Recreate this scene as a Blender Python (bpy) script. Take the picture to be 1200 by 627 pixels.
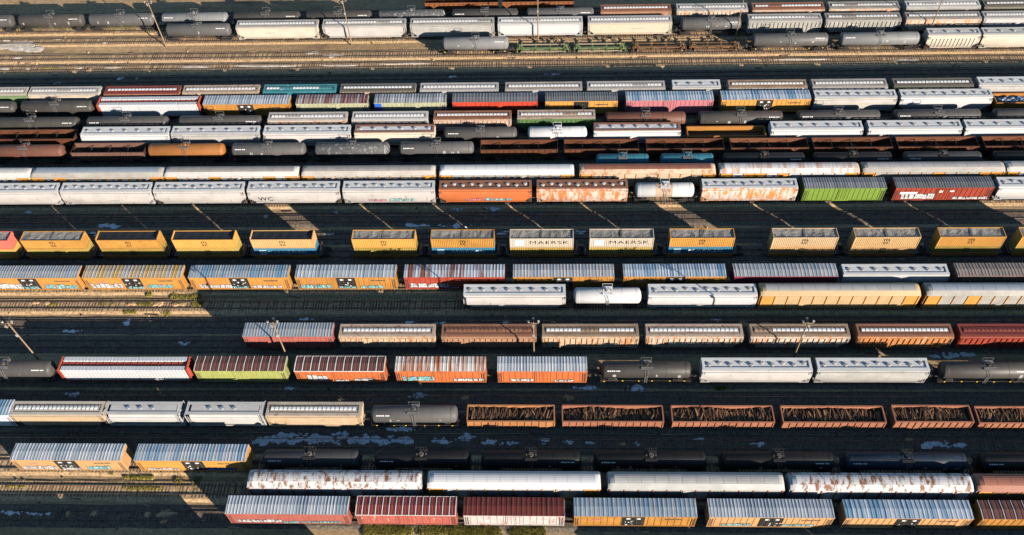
import bpy, math, random
from mathutils import Vector, Matrix
random.seed(7)
for o in list(bpy.data.objects): bpy.data.objects.remove(o)
scene = bpy.context.scene
COL = scene.collection

# ---------------------------------------------------------------- camera
cam_data = bpy.data.cameras.new('camera')
cam_data.sensor_width = 36.0
cam_data.lens = 36.0 * 1036.23 / 1200.0
cam_data.clip_start = 1.0
cam_data.clip_end = 6000.0
camera = bpy.data.objects.new('camera', cam_data)
COL.objects.link(camera)
Fv = Vector((-0.03469, 0.61673, -0.78641)).normalized()
Rv = Vector((0.99939, 0.0193, -0.02895)).normalized()
Uv = Rv.cross(Fv).normalized()
m = Matrix((Rv, Uv, -Fv)).transposed().to_4x4()
m.translation = Vector((0, 0, 136.06))
camera.matrix_world = m
scene.camera = camera

# ---------------------------------------------------------------- sky, sun, exposure
SUN_EL, SUN_AZ = math.radians(15.5), math.radians(48.3)
world = bpy.data.worlds.new('World')
scene.world = world
world.use_nodes = True
wn = world.node_tree
wn.nodes.clear()
sky = wn.nodes.new('ShaderNodeTexSky')
sky.sky_type = 'NISHITA'
sky.sun_disc = False
sky.sun_elevation = SUN_EL
sky.sun_rotation = math.pi - SUN_AZ
sky.air_density = 1.3
sky.dust_density = 0.0
sky.ozone_density = 4.0
bg = wn.nodes.new('ShaderNodeBackground')
bg.inputs['Strength'].default_value = 0.064
wo = wn.nodes.new('ShaderNodeOutputWorld')
wn.links.new(sky.outputs[0], bg.inputs[0])
wn.links.new(bg.outputs[0], wo.inputs[0])
sun_data = bpy.data.lights.new('sun', 'SUN')
sun_data.energy = 5.0
sun_data.angle = math.radians(0.5)
sun_data.color = (1.0, 0.895, 0.775)
sun = bpy.data.objects.new('sun', sun_data)
COL.objects.link(sun)
S = Vector((math.cos(SUN_EL) * math.sin(SUN_AZ), -math.cos(SUN_EL) * math.cos(SUN_AZ), math.sin(SUN_EL)))
sun.rotation_euler = S.to_track_quat('Z', 'Y').to_euler()
sun.location = S * 300
vs = scene.view_settings
vs.view_transform = 'Standard'
vs.look = 'None'
vs.exposure = 1.08
vs.gamma = 1.0
scene.cycles.diffuse_bounces = 0
vs.use_curve_mapping = False

# ---------------------------------------------------------------- materials
def new_mat(name):
    mt = bpy.data.materials.new(name)
    mt.use_nodes = True
    nt = mt.node_tree
    nt.nodes.clear()
    out = nt.nodes.new('ShaderNodeOutputMaterial')
    b = nt.nodes.new('ShaderNodeBsdfPrincipled')
    nt.links.new(b.outputs[0], out.inputs[0])
    return mt, nt, b

def node(nt, kind, **kw):
    n = nt.nodes.new(kind)
    for k, v in kw.items():
        setattr(n, k, v)
    return n

def coords(nt, scale, rnd=True):
    tc = node(nt, 'ShaderNodeTexCoord')
    mp = node(nt, 'ShaderNodeMapping')
    mp.inputs['Scale'].default_value = scale
    if rnd:
        oi = node(nt, 'ShaderNodeObjectInfo')
        mul = node(nt, 'ShaderNodeMath', operation='MULTIPLY')
        mul.inputs[1].default_value = 91.7
        nt.links.new(oi.outputs['Random'], mul.inputs[0])
        nt.links.new(mul.outputs[0], mp.inputs['Location'])
    nt.links.new(tc.outputs['Object'], mp.inputs['Vector'])
    return mp.outputs[0]

def noise(nt, vec, scale, detail=4.0, rough=0.6):
    n = node(nt, 'ShaderNodeTexNoise')
    n.inputs['Scale'].default_value = scale
    n.inputs['Detail'].default_value = detail
    n.inputs['Roughness'].default_value = rough
    nt.links.new(vec, n.inputs['Vector'])
    return n.outputs['Fac']

def ramp(nt, fac, lo, hi):
    r = node(nt, 'ShaderNodeMapRange')
    r.inputs['From Min'].default_value = lo
    r.inputs['From Max'].default_value = hi
    nt.links.new(fac, r.inputs['Value'])
    return r.outputs[0]

def mix(nt, fac, a, b, kind='MIX'):
    mx = node(nt, 'ShaderNodeMix', data_type='RGBA', blend_type=kind)
    for sock, v in ((mx.inputs[0], fac), (mx.inputs[6], a), (mx.inputs[7], b)):
        if isinstance(v, (tuple, list)):
            sock.default_value = (v[0], v[1], v[2], 1)
        elif isinstance(v, (int, float)):
            sock.default_value = v
        else:
            nt.links.new(v, sock)
    return mx.outputs[2]

MATS = {}
RUST = (0.20, 0.075, 0.03)
def paint(key, color, rust=0.0, rust_color=RUST, grime=0.5, rough=0.55, metal=0.0, drip=0.35, stripe=None, rust_scale=0.8):
    """weathered paint: tone variation, grime, vertical drips and rust blotches"""
    if key in MATS:
        return MATS[key]
    mt, nt, b = new_mat(key)
    c = color
    big = noise(nt, coords(nt, (0.35, 0.6, 0.6)), 1.0, 4)
    tone = ramp(nt, big, 0.25, 0.75)
    dark = tuple(v * (1 - 0.45 * grime) for v in color)
    lite = tuple(min(0.85, v * (1 + 0.12 * grime)) for v in color)
    c = mix(nt, tone, dark, lite)
    if stripe is not None:
        s = noise(nt, coords(nt, (1.0, 0.05, 0.0)), 0.9, 3, 0.75)
        c = mix(nt, ramp(nt, s, 0.46, 0.60), c, stripe)
    if drip:
        d = noise(nt, coords(nt, (2.2, 2.2, 0.16)), 1.6, 5, 0.65)
        grim = tuple(v * 0.45 * k for v, k in zip(color, (1.05, 0.95, 0.85)))
        dm = node(nt, 'ShaderNodeMath', operation='MULTIPLY')
        nt.links.new(ramp(nt, d, 0.5, 0.78), dm.inputs[0])
        dm.inputs[1].default_value = drip
        c = mix(nt, dm.outputs[0], c, grim)
    if rust:
        r = noise(nt, coords(nt, (rust_scale * 1.5, rust_scale * 1.5, rust_scale * 0.38) if drip else (rust_scale * 1.7, rust_scale * .55, rust_scale)), 1.1, 8, 0.7)
        c = mix(nt, ramp(nt, r, 0.66 - 0.3 * rust, 0.74 - 0.26 * rust), c, rust_color)
    fine = noise(nt, coords(nt, (1, 1, 1)), 9.0, 3)
    c = mix(nt, 0.25, c, mix(nt, fine, (0.55, 0.53, 0.5), (1.15, 1.15, 1.15)), 'MULTIPLY')
    nt.links.new(c, b.inputs['Base Color'])
    b.inputs['Roughness'].default_value = rough
    b.inputs['Metallic'].default_value = metal
    b.inputs['Specular IOR Level'].default_value = 0.3
    bp = node(nt, 'ShaderNodeBump')
    bp.inputs['Strength'].default_value = 0.25
    bp.inputs['Distance'].default_value = 0.03
    nt.links.new(big, bp.inputs['Height'])
    nt.links.new(bp.outputs[0], b.inputs['Normal'])
    MATS[key] = mt
    return mt

PAINTS = {  # key: (colour, options)
 'white': ((.52, .515, .51), dict(grime=.25, drip=.25)),
 'white2': ((.52, .515, .51), dict(grime=.3, drip=.3, rust=.12, rust_color=(.45, .17, .06))),
 'cream': ((.58, .51, .41), dict(grime=.35, drip=.35, rust=.06, rust_color=(.5, .28, .12))),
 'lgrey': ((.50, .49, .47), dict(grime=.35, drip=.3)),
 'mgrey': ((.19, .19, .19), dict(grime=.4)),
 'tan': ((.58, .45, .30), dict(grime=.35, rust=.12, rust_color=(.5, .26, .09))),
 'tanwhite': ((.58, .49, .37), dict(grime=.35, rust=.1, rust_color=(.5, .3, .14))),
 'rgrey': ((.58, .43, .29), dict(grime=.5, rust=.5, rust_color=(.42, .16, .05), drip=.7)),
 'rwhite': ((.58, .50, .41), dict(grime=.4, rust=.55, rust_color=(.55, .20, .06), drip=.6)),
 'rbwhite': ((.56, .40, .30), dict(grime=.6, rust=.35, rust_color=(.26, .1, .06), drip=.6)),
 'rbrown': ((.42, .23, .14), dict(grime=.6, rust=.35, rust_color=(.22, .1, .06))),
 'rorange': ((.50, .20, .07), dict(grime=.5, rust=.35, rust_color=(.62, .48, .34), drip=.5)),
 'rorangew': ((.56, .50, .43), dict(grime=.4, rust=.6, rust_color=(.66, .24, .05), drip=.4)),
 'rust': ((.60, .50, .42), dict(grime=.4, rust=.75, rust_color=(.50, .17, .06), drip=.6)),
 'rstreak': ((.56, .54, .51), dict(grime=.3, rust=.7, rust_color=(.60, .21, .06), drip=.4)),
 'red': ((.42, .075, .045), dict(grime=.45, rust=.1, rust_color=(.4, .09, .05))),
 'redfade': ((.44, .12, .09), dict(grime=.5, rust=.2, rust_color=(.62, .45, .42))),
 'redbright': ((.52, .06, .03), dict(grime=.3)),
 'pinkwhite': ((.60, .53, .50), dict(grime=.6, rust=.4, rust_color=(.5, .17, .12))),
 'orange': ((.54, .15, .05), dict(grime=.45, rust=.15, rust_color=(.55, .24, .12))),
 'yellow': ((.61, .29, .07), dict(grime=.35, drip=.3, rust=.05, rust_color=(.55, .25, .07))),
 'lime': ((.36, .38, .12), dict(grime=.4, rust=.15, rust_color=(.6, .42, .12))),
 'green': ((.18, .28, .045), dict(grime=.4)),
 'dullgreen': ((.10, .185, .065), dict(grime=.5)),
 'sagegreen': ((.18, .25, .12), dict(grime=.4)),
 'olive': ((.19, .18, .12), dict(grime=.4, rust=.2)),
 'sage': ((.40, .40, .26), dict(grime=.4, rust=.2, rust_color=(.5, .3, .15))),
 'maroon': ((.24, .035, .06), dict(grime=.3)),
 'pink': ((.48, .17, .19), dict(grime=.35)),
 'brownbox': ((.26, .17, .13), dict(grime=.4)),
 'bluewhite': ((.66, .68, .7), dict(grime=.3)),
 'teal': ((.02, .22, .26), dict(grime=.35, rust=.1)),
 'bluepaint': ((.02, .22, .50), dict(grime=.3)),
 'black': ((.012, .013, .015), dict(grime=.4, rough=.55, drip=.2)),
 'navy': ((.016, .026, .045), dict(grime=.5, rough=.55, rust=.3, rust_color=(.03, .06, .11))),
 'dgrey': ((.075, .07, .066), dict(grime=.35, rough=.5, drip=.5)),
 'gtank': ((.09, .09, .09), dict(grime=.4, rust=.4, rust_color=(.30, .30, .30))),
 'blue': ((.03, .14, .19), dict(grime=.4, rough=.45)),
 'rusttank': ((.14, .06, .04), dict(grime=.5, rust=.2)),
 'orangetank': ((.30, .12, .035), dict(grime=.45, rust=.2, rust_color=(.35, .13, .05))),
 'orangerust': ((.42, .19, .08), dict(grime=.5, rust=.3, rust_color=(.62, .24, .12))),
 'pinkrust': ((.36, .15, .088), dict(grime=.5, rust=.3, rust_color=(.42, .16, .09))),
 'ogon': ((.42, .18, .045), dict(grime=.4, rust=.15)),
 'ohrust': ((.17, .068, .036), dict(grime=.6, rust=.3, rust_color=(.10, .04, .025))),
 'ohorange': ((.24, .09, .035), dict(grime=.5, rust=.3, rust_color=(.16, .06, .03))),
 'silver': ((.50, .48, .45), dict(grime=.3, rough=.5)),
 'tanyel': ((.50, .35, .19), dict(grime=.3, rust=.1, rust_color=(.5, .28, .12))),
 'rstan': ((.56, .43, .31), dict(grime=.5, rust=.5, rust_color=(.42, .17, .07), drip=.6)),
 'brown': ((.36, .15, .10), dict(grime=.3)),
 'sgreen': ((.16, .22, .09), dict(grime=.6, rust=.3, rust_color=(.58, .38, .1))),
 'sbrown': ((.22, .12, .06), dict(grime=.6, rust=.3, rust_color=(.62, .36, .12))),
 # roofs
 'galv': ((.56, .58, .60), dict(grime=.3, metal=.3, rough=.45, stripe=(.33, .38, .42), drip=0)),
 'blue_roof': ((.58, .63, .68), dict(grime=.3, metal=.35, rough=.45, stripe=(.20, .34, .46), drip=0)),
 'wgalv': ((.66, .66, .66), dict(grime=.3, metal=.3, rough=.45, stripe=(.40, .44, .48), drip=0)),
 'greygalv': ((.27, .275, .28), dict(grime=.3, metal=.3, rough=.5, stripe=(.18, .19, .21), drip=0)),
 'yelgalv': ((.46, .44, .40), dict(grime=.4, metal=.2, rough=.5, stripe=(.52, .33, .09), drip=0)),
 'bluerust': ((.52, .57, .62), dict(grime=.3, metal=.2, rough=.5, stripe=(.22, .09, .06), drip=0)),
 'whiterust': ((.66, .60, .55), dict(grime=.3, rough=.5, stripe=(.38, .14, .06), drip=0, rust=.4, rust_color=(.34, .13, .07))),
 'darkrust': ((.17, .07, .07), dict(grime=.3, stripe=(.36, .35, .34), drip=0)),
 'darkgalv': ((.22, .23, .25), dict(grime=.3, stripe=(.42, .43, .44), drip=0)),
 'browngalv': ((.27, .22, .19), dict(grime=.3, stripe=(.17, .15, .14), drip=0)),
 'darkred': ((.14, .032, .026), dict(grime=.4, rust=.3, rust_color=(.09, .03, .025), drip=0)),
 'redpanel': ((.24, .045, .04), dict(grime=.4, rust=.2, rust_color=(.13, .03, .03), drip=0)),
 'rustpanel': ((.15, .065, .055), dict(grime=.5, rust=.2, rust_color=(.09, .035, .03), drip=0)),
 'seam': ((.50, .46, .44), dict(grime=.3, drip=0)),
 'seamw': ((.70, .68, .66), dict(grime=.3, drip=0)),
 'tanroof': ((.52, .46, .38), dict(grime=.5, rust=.15)),
 'whroof': ((.55, .53, .50), dict(grime=.4)),
 'rroof': ((.48, .35, .25), dict(grime=.6, rust=.4, rust_color=(.26, .12, .065))),
 'rroof2': ((.44, .41, .38), dict(grime=.5, rust=.2, rust_color=(.25, .17, .13))),
 'rbroof': ((.30, .14, .085), dict(grime=.6, rust=.3, rust_color=(.14, .06, .045))),
 'redroof': ((.24, .055, .045), dict(grime=.5, rust=.3)),
 'darkroof': ((.16, .145, .12), dict(grime=.5)),
 'tealroof': ((.06, .25, .28), dict(grime=.5, rust=.3, rust_color=(.45, .42, .36))),
 'hoproof': ((.62, .62, .61), dict(grime=.35, drip=0)),
 'hatchw': ((.80, .79, .77), dict(grime=.3, drip=0)),
 'hatchg': ((.42, .41, .40), dict(grime=.5, drip=0)),
 'wgrey': ((.56, .56, .56), dict(grime=.2, rough=.5, drip=0)),
 'wrust': ((.56, .56, .56), dict(grime=.3, rust=.56, rust_color=(.19, .08, .035), drip=0, rust_scale=.6)),
 'wrust2': ((.26, .11, .075), dict(grime=.4, rust=.3, rust_color=(.18, .07, .05), drip=0)),
 'wstreak': ((.56, .56, .56), dict(grime=.3, stripe=(.42, .27, .2), drip=0)),
 'grey': ((.36, .35, .34), dict(grime=.3, rough=.5, drip=0)),
 'bgrey': ((.38, .42, .46), dict(grime=.3, rough=.45, metal=.3, drip=0)),
 # small things
 'under': ((.035, .032, .03), dict(grime=.5)),
 'steel': ((.10, .085, .075), dict(grime=.5, rust=.3)),
 'under2': ((.06, .03, .02), dict(grime=.5)),
 'steel2': ((.20, .19, .18), dict(grime=.5, drip=0)),
 'walk': ((.34, .33, .32), dict(grime=.4, drip=0)),
 'blackdoor': ((.028, .026, .024), dict(grime=.4, rust=.1, rust_color=(.4, .38, .34), rust_scale=2.0)),
 'decal': ((.78, .77, .74), dict(grime=.2, drip=0)),
 'decalk': ((.02, .02, .02), dict(grime=.2, drip=0)),
 'yellowdot': ((.85, .55, .03), dict(grime=.1, drip=0)),
 'graf_white': ((.58, .58, .57), dict(grime=.5, rust=.3, rust_color=(.35, .38, .42), rust_scale=2.5)),
 'graf_teal': ((.18, .42, .42), dict(grime=.5, rust=.4, rust_color=(.65, .72, .68), rust_scale=2.5)),
 'graf_line': ((.05, .06, .08), dict(grime=.3)),
 'graf_pink': ((.66, .22, .28), dict(grime=.4)),
 'graf_blue': ((.03, .12, .55), dict(grime=.3)),
 'lumber_wrap': ((.54, .55, .565), dict(grime=.2, rough=.35, drip=.1, rust=.06, rust_color=(.45, .5, .58), rust_scale=3.0)),
 'scrap': ((.13, .066, .036), dict(grime=.7, drip=0, rust=.3, rust_color=(.05, .03, .02))),
 'scrap_pale': ((.34, .18, .09), dict(grime=.7, drip=0)),
 'scrap_blue': ((.08, .18, .36), dict(grime=.6, drip=0, rust=.3, rust_color=(.5, .52, .55))),
 'cyel': ((.61, .31, .075), dict(grime=.3)),
 'ctan': ((.58, .37, .17), dict(grime=.35)),
 'cgrey': ((.56, .46, .36), dict(grime=.3)),
 'cred': ((.62, .14, .10), dict(grime=.3)),
 'cblue': ((.045, .19, .30), dict(grime=.3)),
 'cgold': ((.5, .30, .08), dict(grime=.3)),
 'cdk': ((.42, .30, .08), dict(grime=.35)),
 'tarp': ((.31, .285, .25), dict(grime=.9, drip=0, rust=.45, rust_color=(.10, .09, .085), rough=.5)),
 'tarp_black': ((.02, .022, .026), dict(grime=.5, drip=0)),
 'tarp_dark': ((.12, .115, .11), dict(grime=.6, drip=0)),
 'star_blue': ((.45, .62, .68), dict(grime=.2, drip=0)),
 'pole_wood': ((.27, .19, .12), dict(grime=.4)),
 'lamp_metal': ((.36, .34, .31), dict(grime=.3)),
}
def M(key):
    c, kw = PAINTS[key]
    return paint(key, c, **kw)

AGED = {'white', 'lgrey', 'yellow', 'cyel', 'ctan', 'cdk', 'dgrey', 'black', 'galv', 'blue_roof', 'greygalv', 'tan', 'cream', 'ohrust', 'silver', 'red', 'whroof', 'rroof', 'rroof2', 'grey', 'wgrey', 'tanroof'}
def Mv(key, rnd):
    """one of four ages of the same paint: fresh, faded, dirty, patched"""
    v = rnd.randint(0, 3)
    if v == 0 or key not in AGED:
        return M(key)
    c, kw = PAINTS[key]
    kw = dict(kw)
    g = sum(c) / 3
    if v == 1:
        c = tuple(min(.8, x * .82 + g * .16 + .03) for x in c)
    elif v == 2:
        c = tuple(x * k for x, k in zip(c, (.80, .78, .74)))
        kw['grime'] = min(1.0, kw.get('grime', .5) + .35)
        kw['drip'] = max(.55, kw.get('drip', .35)) if kw.get('drip', .35) else 0
    else:
        c = tuple(x * k for x, k in zip(c, (.95, .90, .86)))
        kw['rust'] = kw.get('rust', 0) + .13
        kw['grime'] = min(1.0, kw.get('grime', .5) + .2)
    return paint('%s_%d' % (key, v), c, **kw)

# ---------------------------------------------------------------- mesh helpers
class MB:
    def __init__(s):
        s.v, s.f, s.mi = [], [], []
        s.cur = 0
    def face(s, pts):
        i = len(s.v)
        s.v.extend(pts)
        s.f.append(tuple(range(i, i + len(pts))))
        s.mi.append(s.cur)
    def box(s, x0, x1, y0, y1, z0, z1):
        i = len(s.v)
        s.v.extend([(x0, y0, z0), (x1, y0, z0), (x1, y1, z0), (x0, y1, z0), (x0, y0, z1), (x1, y0, z1), (x1, y1, z1), (x0, y1, z1)])
        for q in ((3, 2, 1, 0), (4, 5, 6, 7), (0, 1, 5, 4), (1, 2, 6, 5), (2, 3, 7, 6), (3, 0, 4, 7)):
            s.f.append(tuple(i + k for k in q)); s.mi.append(s.cur)
        return s
    def bar(s, a, b, w, h=None):
        """square bar from a to b"""
        h = h or w
        a, b = Vector(a), Vector(b)
        d = (b - a).normalized()
        up = Vector((0, 0, 1)) if abs(d.z) < 0.95 else Vector((0, 1, 0))
        r = d.cross(up).normalized()
        u = r.cross(d)
        i = len(s.v)
        for p in (a, b):
            for sx, sy in ((-1, -1), (1, -1), (1, 1), (-1, 1)):
                s.v.append(tuple(p + r * (sx * w / 2) + u * (sy * h / 2)))
        for q in ((3, 2, 1, 0), (4, 5, 6, 7), (0, 1, 5, 4), (1, 2, 6, 5), (2, 3, 7, 6), (3, 0, 4, 7)):
            s.f.append(tuple(i + k for k in q)); s.mi.append(s.cur)
        return s
    def loft(s, rings, cap=True, close=True):
        i = len(s.v)
        n = len(rings[0])
        for r in rings:
            s.v.extend(r)
        for k in range(len(rings) - 1):
            for j in range(n if close else n - 1):
                a, b = i + k * n + j, i + k * n + (j + 1) % n
                s.f.append((a, b, b + n, a + n)); s.mi.append(s.cur)
        if cap:
            s.f.append(tuple(i + j for j in reversed(range(n)))); s.mi.append(s.cur)
            s.f.append(tuple(i + (len(rings) - 1) * n + j for j in range(n))); s.mi.append(s.cur)
        return s
    def cyl(s, a, b, r0, r1=None, n=12):
        r1 = r0 if r1 is None else r1
        a, b = Vector(a), Vector(b)
        d = (b - a).normalized()
        up = Vector((0, 0, 1)) if abs(d.z) < 0.95 else Vector((0, 1, 0))
        r = d.cross(up).normalized()
        u = r.cross(d)
        rings = []
        for p, rr in ((a, r0), (b, r1)):
            rings.append([tuple(p + (r * math.cos(2 * math.pi * k / n) + u * math.sin(2 * math.pi * k / n)) * rr) for k in range(n)])
        return s.loft(rings)
    def mesh(s, name, mats, smooth=False, sharp=32):
        me = bpy.data.meshes.new(name)
        me.from_pydata(s.v, [], s.f)
        for mt in (mats if isinstance(mats, (list, tuple)) else [mats]):
            me.materials.append(mt)
        me.polygons.foreach_set('material_index', s.mi)
        if smooth:
            me.polygons.foreach_set('use_smooth', [True] * len(me.polygons))
            try:
                me.set_sharp_from_angle(angle=math.radians(sharp))
            except Exception:
                pass
        me.update()
        return me

def link(name, data, parent=None, loc=(0, 0, 0), rz=0.0, kind=None):
    o = bpy.data.objects.new(name, data)
    COL.objects.link(o)
    o.parent = parent
    o.location = loc
    if rz:
        o.rotation_euler = (0, 0, rz)
    if kind:
        o['kind'] = kind
    return o

def part(name, mb, mat, parent, smooth=False, kind=None, loc=(0, 0, 0), sharp=32):
    return link(name, mb.mesh(name, mat, smooth, sharp), parent, loc, 0, kind)

def thing(name, loc, label, cat, group):
    o = link(name, None, None, loc)
    o.empty_display_size = 0.5
    o['label'] = label
    o['category'] = cat
    if group:
        o['group'] = group
    return o

CACHE = {}
def cached(key, fn):
    if key not in CACHE:
        CACHE[key] = fn()
    return CACHE[key]

def text_mesh(s, size, mat):
    def make():
        cu = bpy.data.curves.new('lettering', 'FONT')
        cu.body = s
        cu.size = size
        cu.align_x = 'CENTER'
        cu.align_y = 'CENTER'
        cu.extrude = 0.004
        cu.offset = -0.006 * size if len(s) > 4 else 0.004 * size
        cu.space_character = 1.12
        ob = bpy.data.objects.new('lettering_source', cu)
        COL.objects.link(ob)
        dg = bpy.context.evaluated_depsgraph_get()
        me = bpy.data.meshes.new_from_object(ob.evaluated_get(dg))
        bpy.data.objects.remove(ob)
        me.transform(Matrix.Diagonal((1.3 if len(s) > 4 else 1.15, 0.85 if len(s) > 4 else 1.0, 1, 1)))
        me.transform(Matrix.Rotation(math.radians(90), 4, 'X'))
        me.materials.clear()
        me.materials.append(mat)
        me.name = 'lettering'
        return me
    return cached(('text', s, size, mat.name), make)

# ---------------------------------------------------------------- shared rolling-stock pieces
def truck_mesh():
    b = MB()
    for y in (-1.0, 1.0):
        b.loft([[(x, y - .08, z) for x, z in ((-1.25, .38), (-.5, .2), (.5, .2), (1.25, .38), (1.25, .62), (.6, .82), (-.6, .82), (-1.25, .62))],
                [(x, y + .08, z) for x, z in ((-1.25, .38), (-.5, .2), (.5, .2), (1.25, .38), (1.25, .62), (.6, .82), (-.6, .82), (-1.25, .62))]])
    b.box(-.25, .25, -.92, .92, .45, .85)
    return b.mesh('truck', M('under'))
def wheelset_mesh():
    b = MB()
    b.cyl((0, -.9, 0), (0, .9, 0), .09, n=8)
    for y in (-.79, .65):
        b.cyl((0, y, 0), (0, y + .14, 0), .44, n=14)
    return b.mesh('wheelset', M('steel'))
def coupler_mesh():
    b = MB()
    b.box(0, .62, -.14, .14, .72, .98)
    b.box(.55, .85, -.22, .2, .66, 1.02)
    return b.mesh('coupler', M('steel'))
def add_running_gear(root, L, inset=1.9):
    tm, wm, cm = cached('truck', truck_mesh), cached('wheelset', wheelset_mesh), cached('coupler', coupler_mesh)
    for s in (-1, 1):
        t = link('truck', tm, root, (s * (L / 2 - inset), 0, 0))
        for k in (-.88, .88):
            link('wheelset', wm, t, (k, 0, .44))
        link('coupler', cm, root, (s * (L / 2 + .0), 0, 0), 0 if s > 0 else math.pi)
def ladder_mesh(h, mat):
    def make():
        b = MB()
        for x in (-.2, .2):
            b.box(x - .025, x + .025, -.03, .02, 0, h)
        n = int(h / .38)
        for k in range(n):
            b.box(-.2, .2, -.03, .0, .2 + k * .38, .24 + k * .38)
        return b.mesh('ladder', mat)
    return cached(('ladder', round(h, 2), mat.name), make)

def graffiti(root, rnd, x0, x1, y, z0, z1, fill, line='graf_line'):
    """sprayed letters: chunky slanted strokes with a darker outline, proud of the wall"""
    b = MB()
    x = x0
    while x < x1:
        w = rnd.uniform(.45, 1.0)
        zt = z1 - rnd.uniform(0, .3) * (z1 - z0)
        zb = z0 + rnd.uniform(0, .15) * (z1 - z0)
        sl = rnd.uniform(-.25, .25)
        def poly(g, yy, mi):
            b.cur = mi
            pts = [(x - g, zb - g), (x + w * .5, zb - g + rnd.uniform(-.05, .1)), (x + w + g, zb - g), (x + w + sl + g, (zb + zt) / 2), (x + w * .9 + sl + g, zt + g),
                   (x + w * .5 + sl, zt + g - rnd.uniform(0, .2)), (x + sl - g, zt + g), (x + sl * .3 - g + .08, (zb + zt) / 2)]
            b.face([(a, yy, c) for a, c in pts])
        poly(.05, y - .004, 1)
        poly(-.03, y - .009, 0)
        if rnd.random() < .7:
            b.cur = 1
            cx, cz = x + w * .5, (zb + zt) / 2
            b.face([(cx - .1, y - .013, cz - .12), (cx + .1, y - .013, cz - .1), (cx + .08, y - .013, cz + .12), (cx - .1, y - .013, cz + .1)])
        x += w + rnd.uniform(-.05, .08)
    return part('graffiti', b, [M(fill), M(line)], root)

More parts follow.
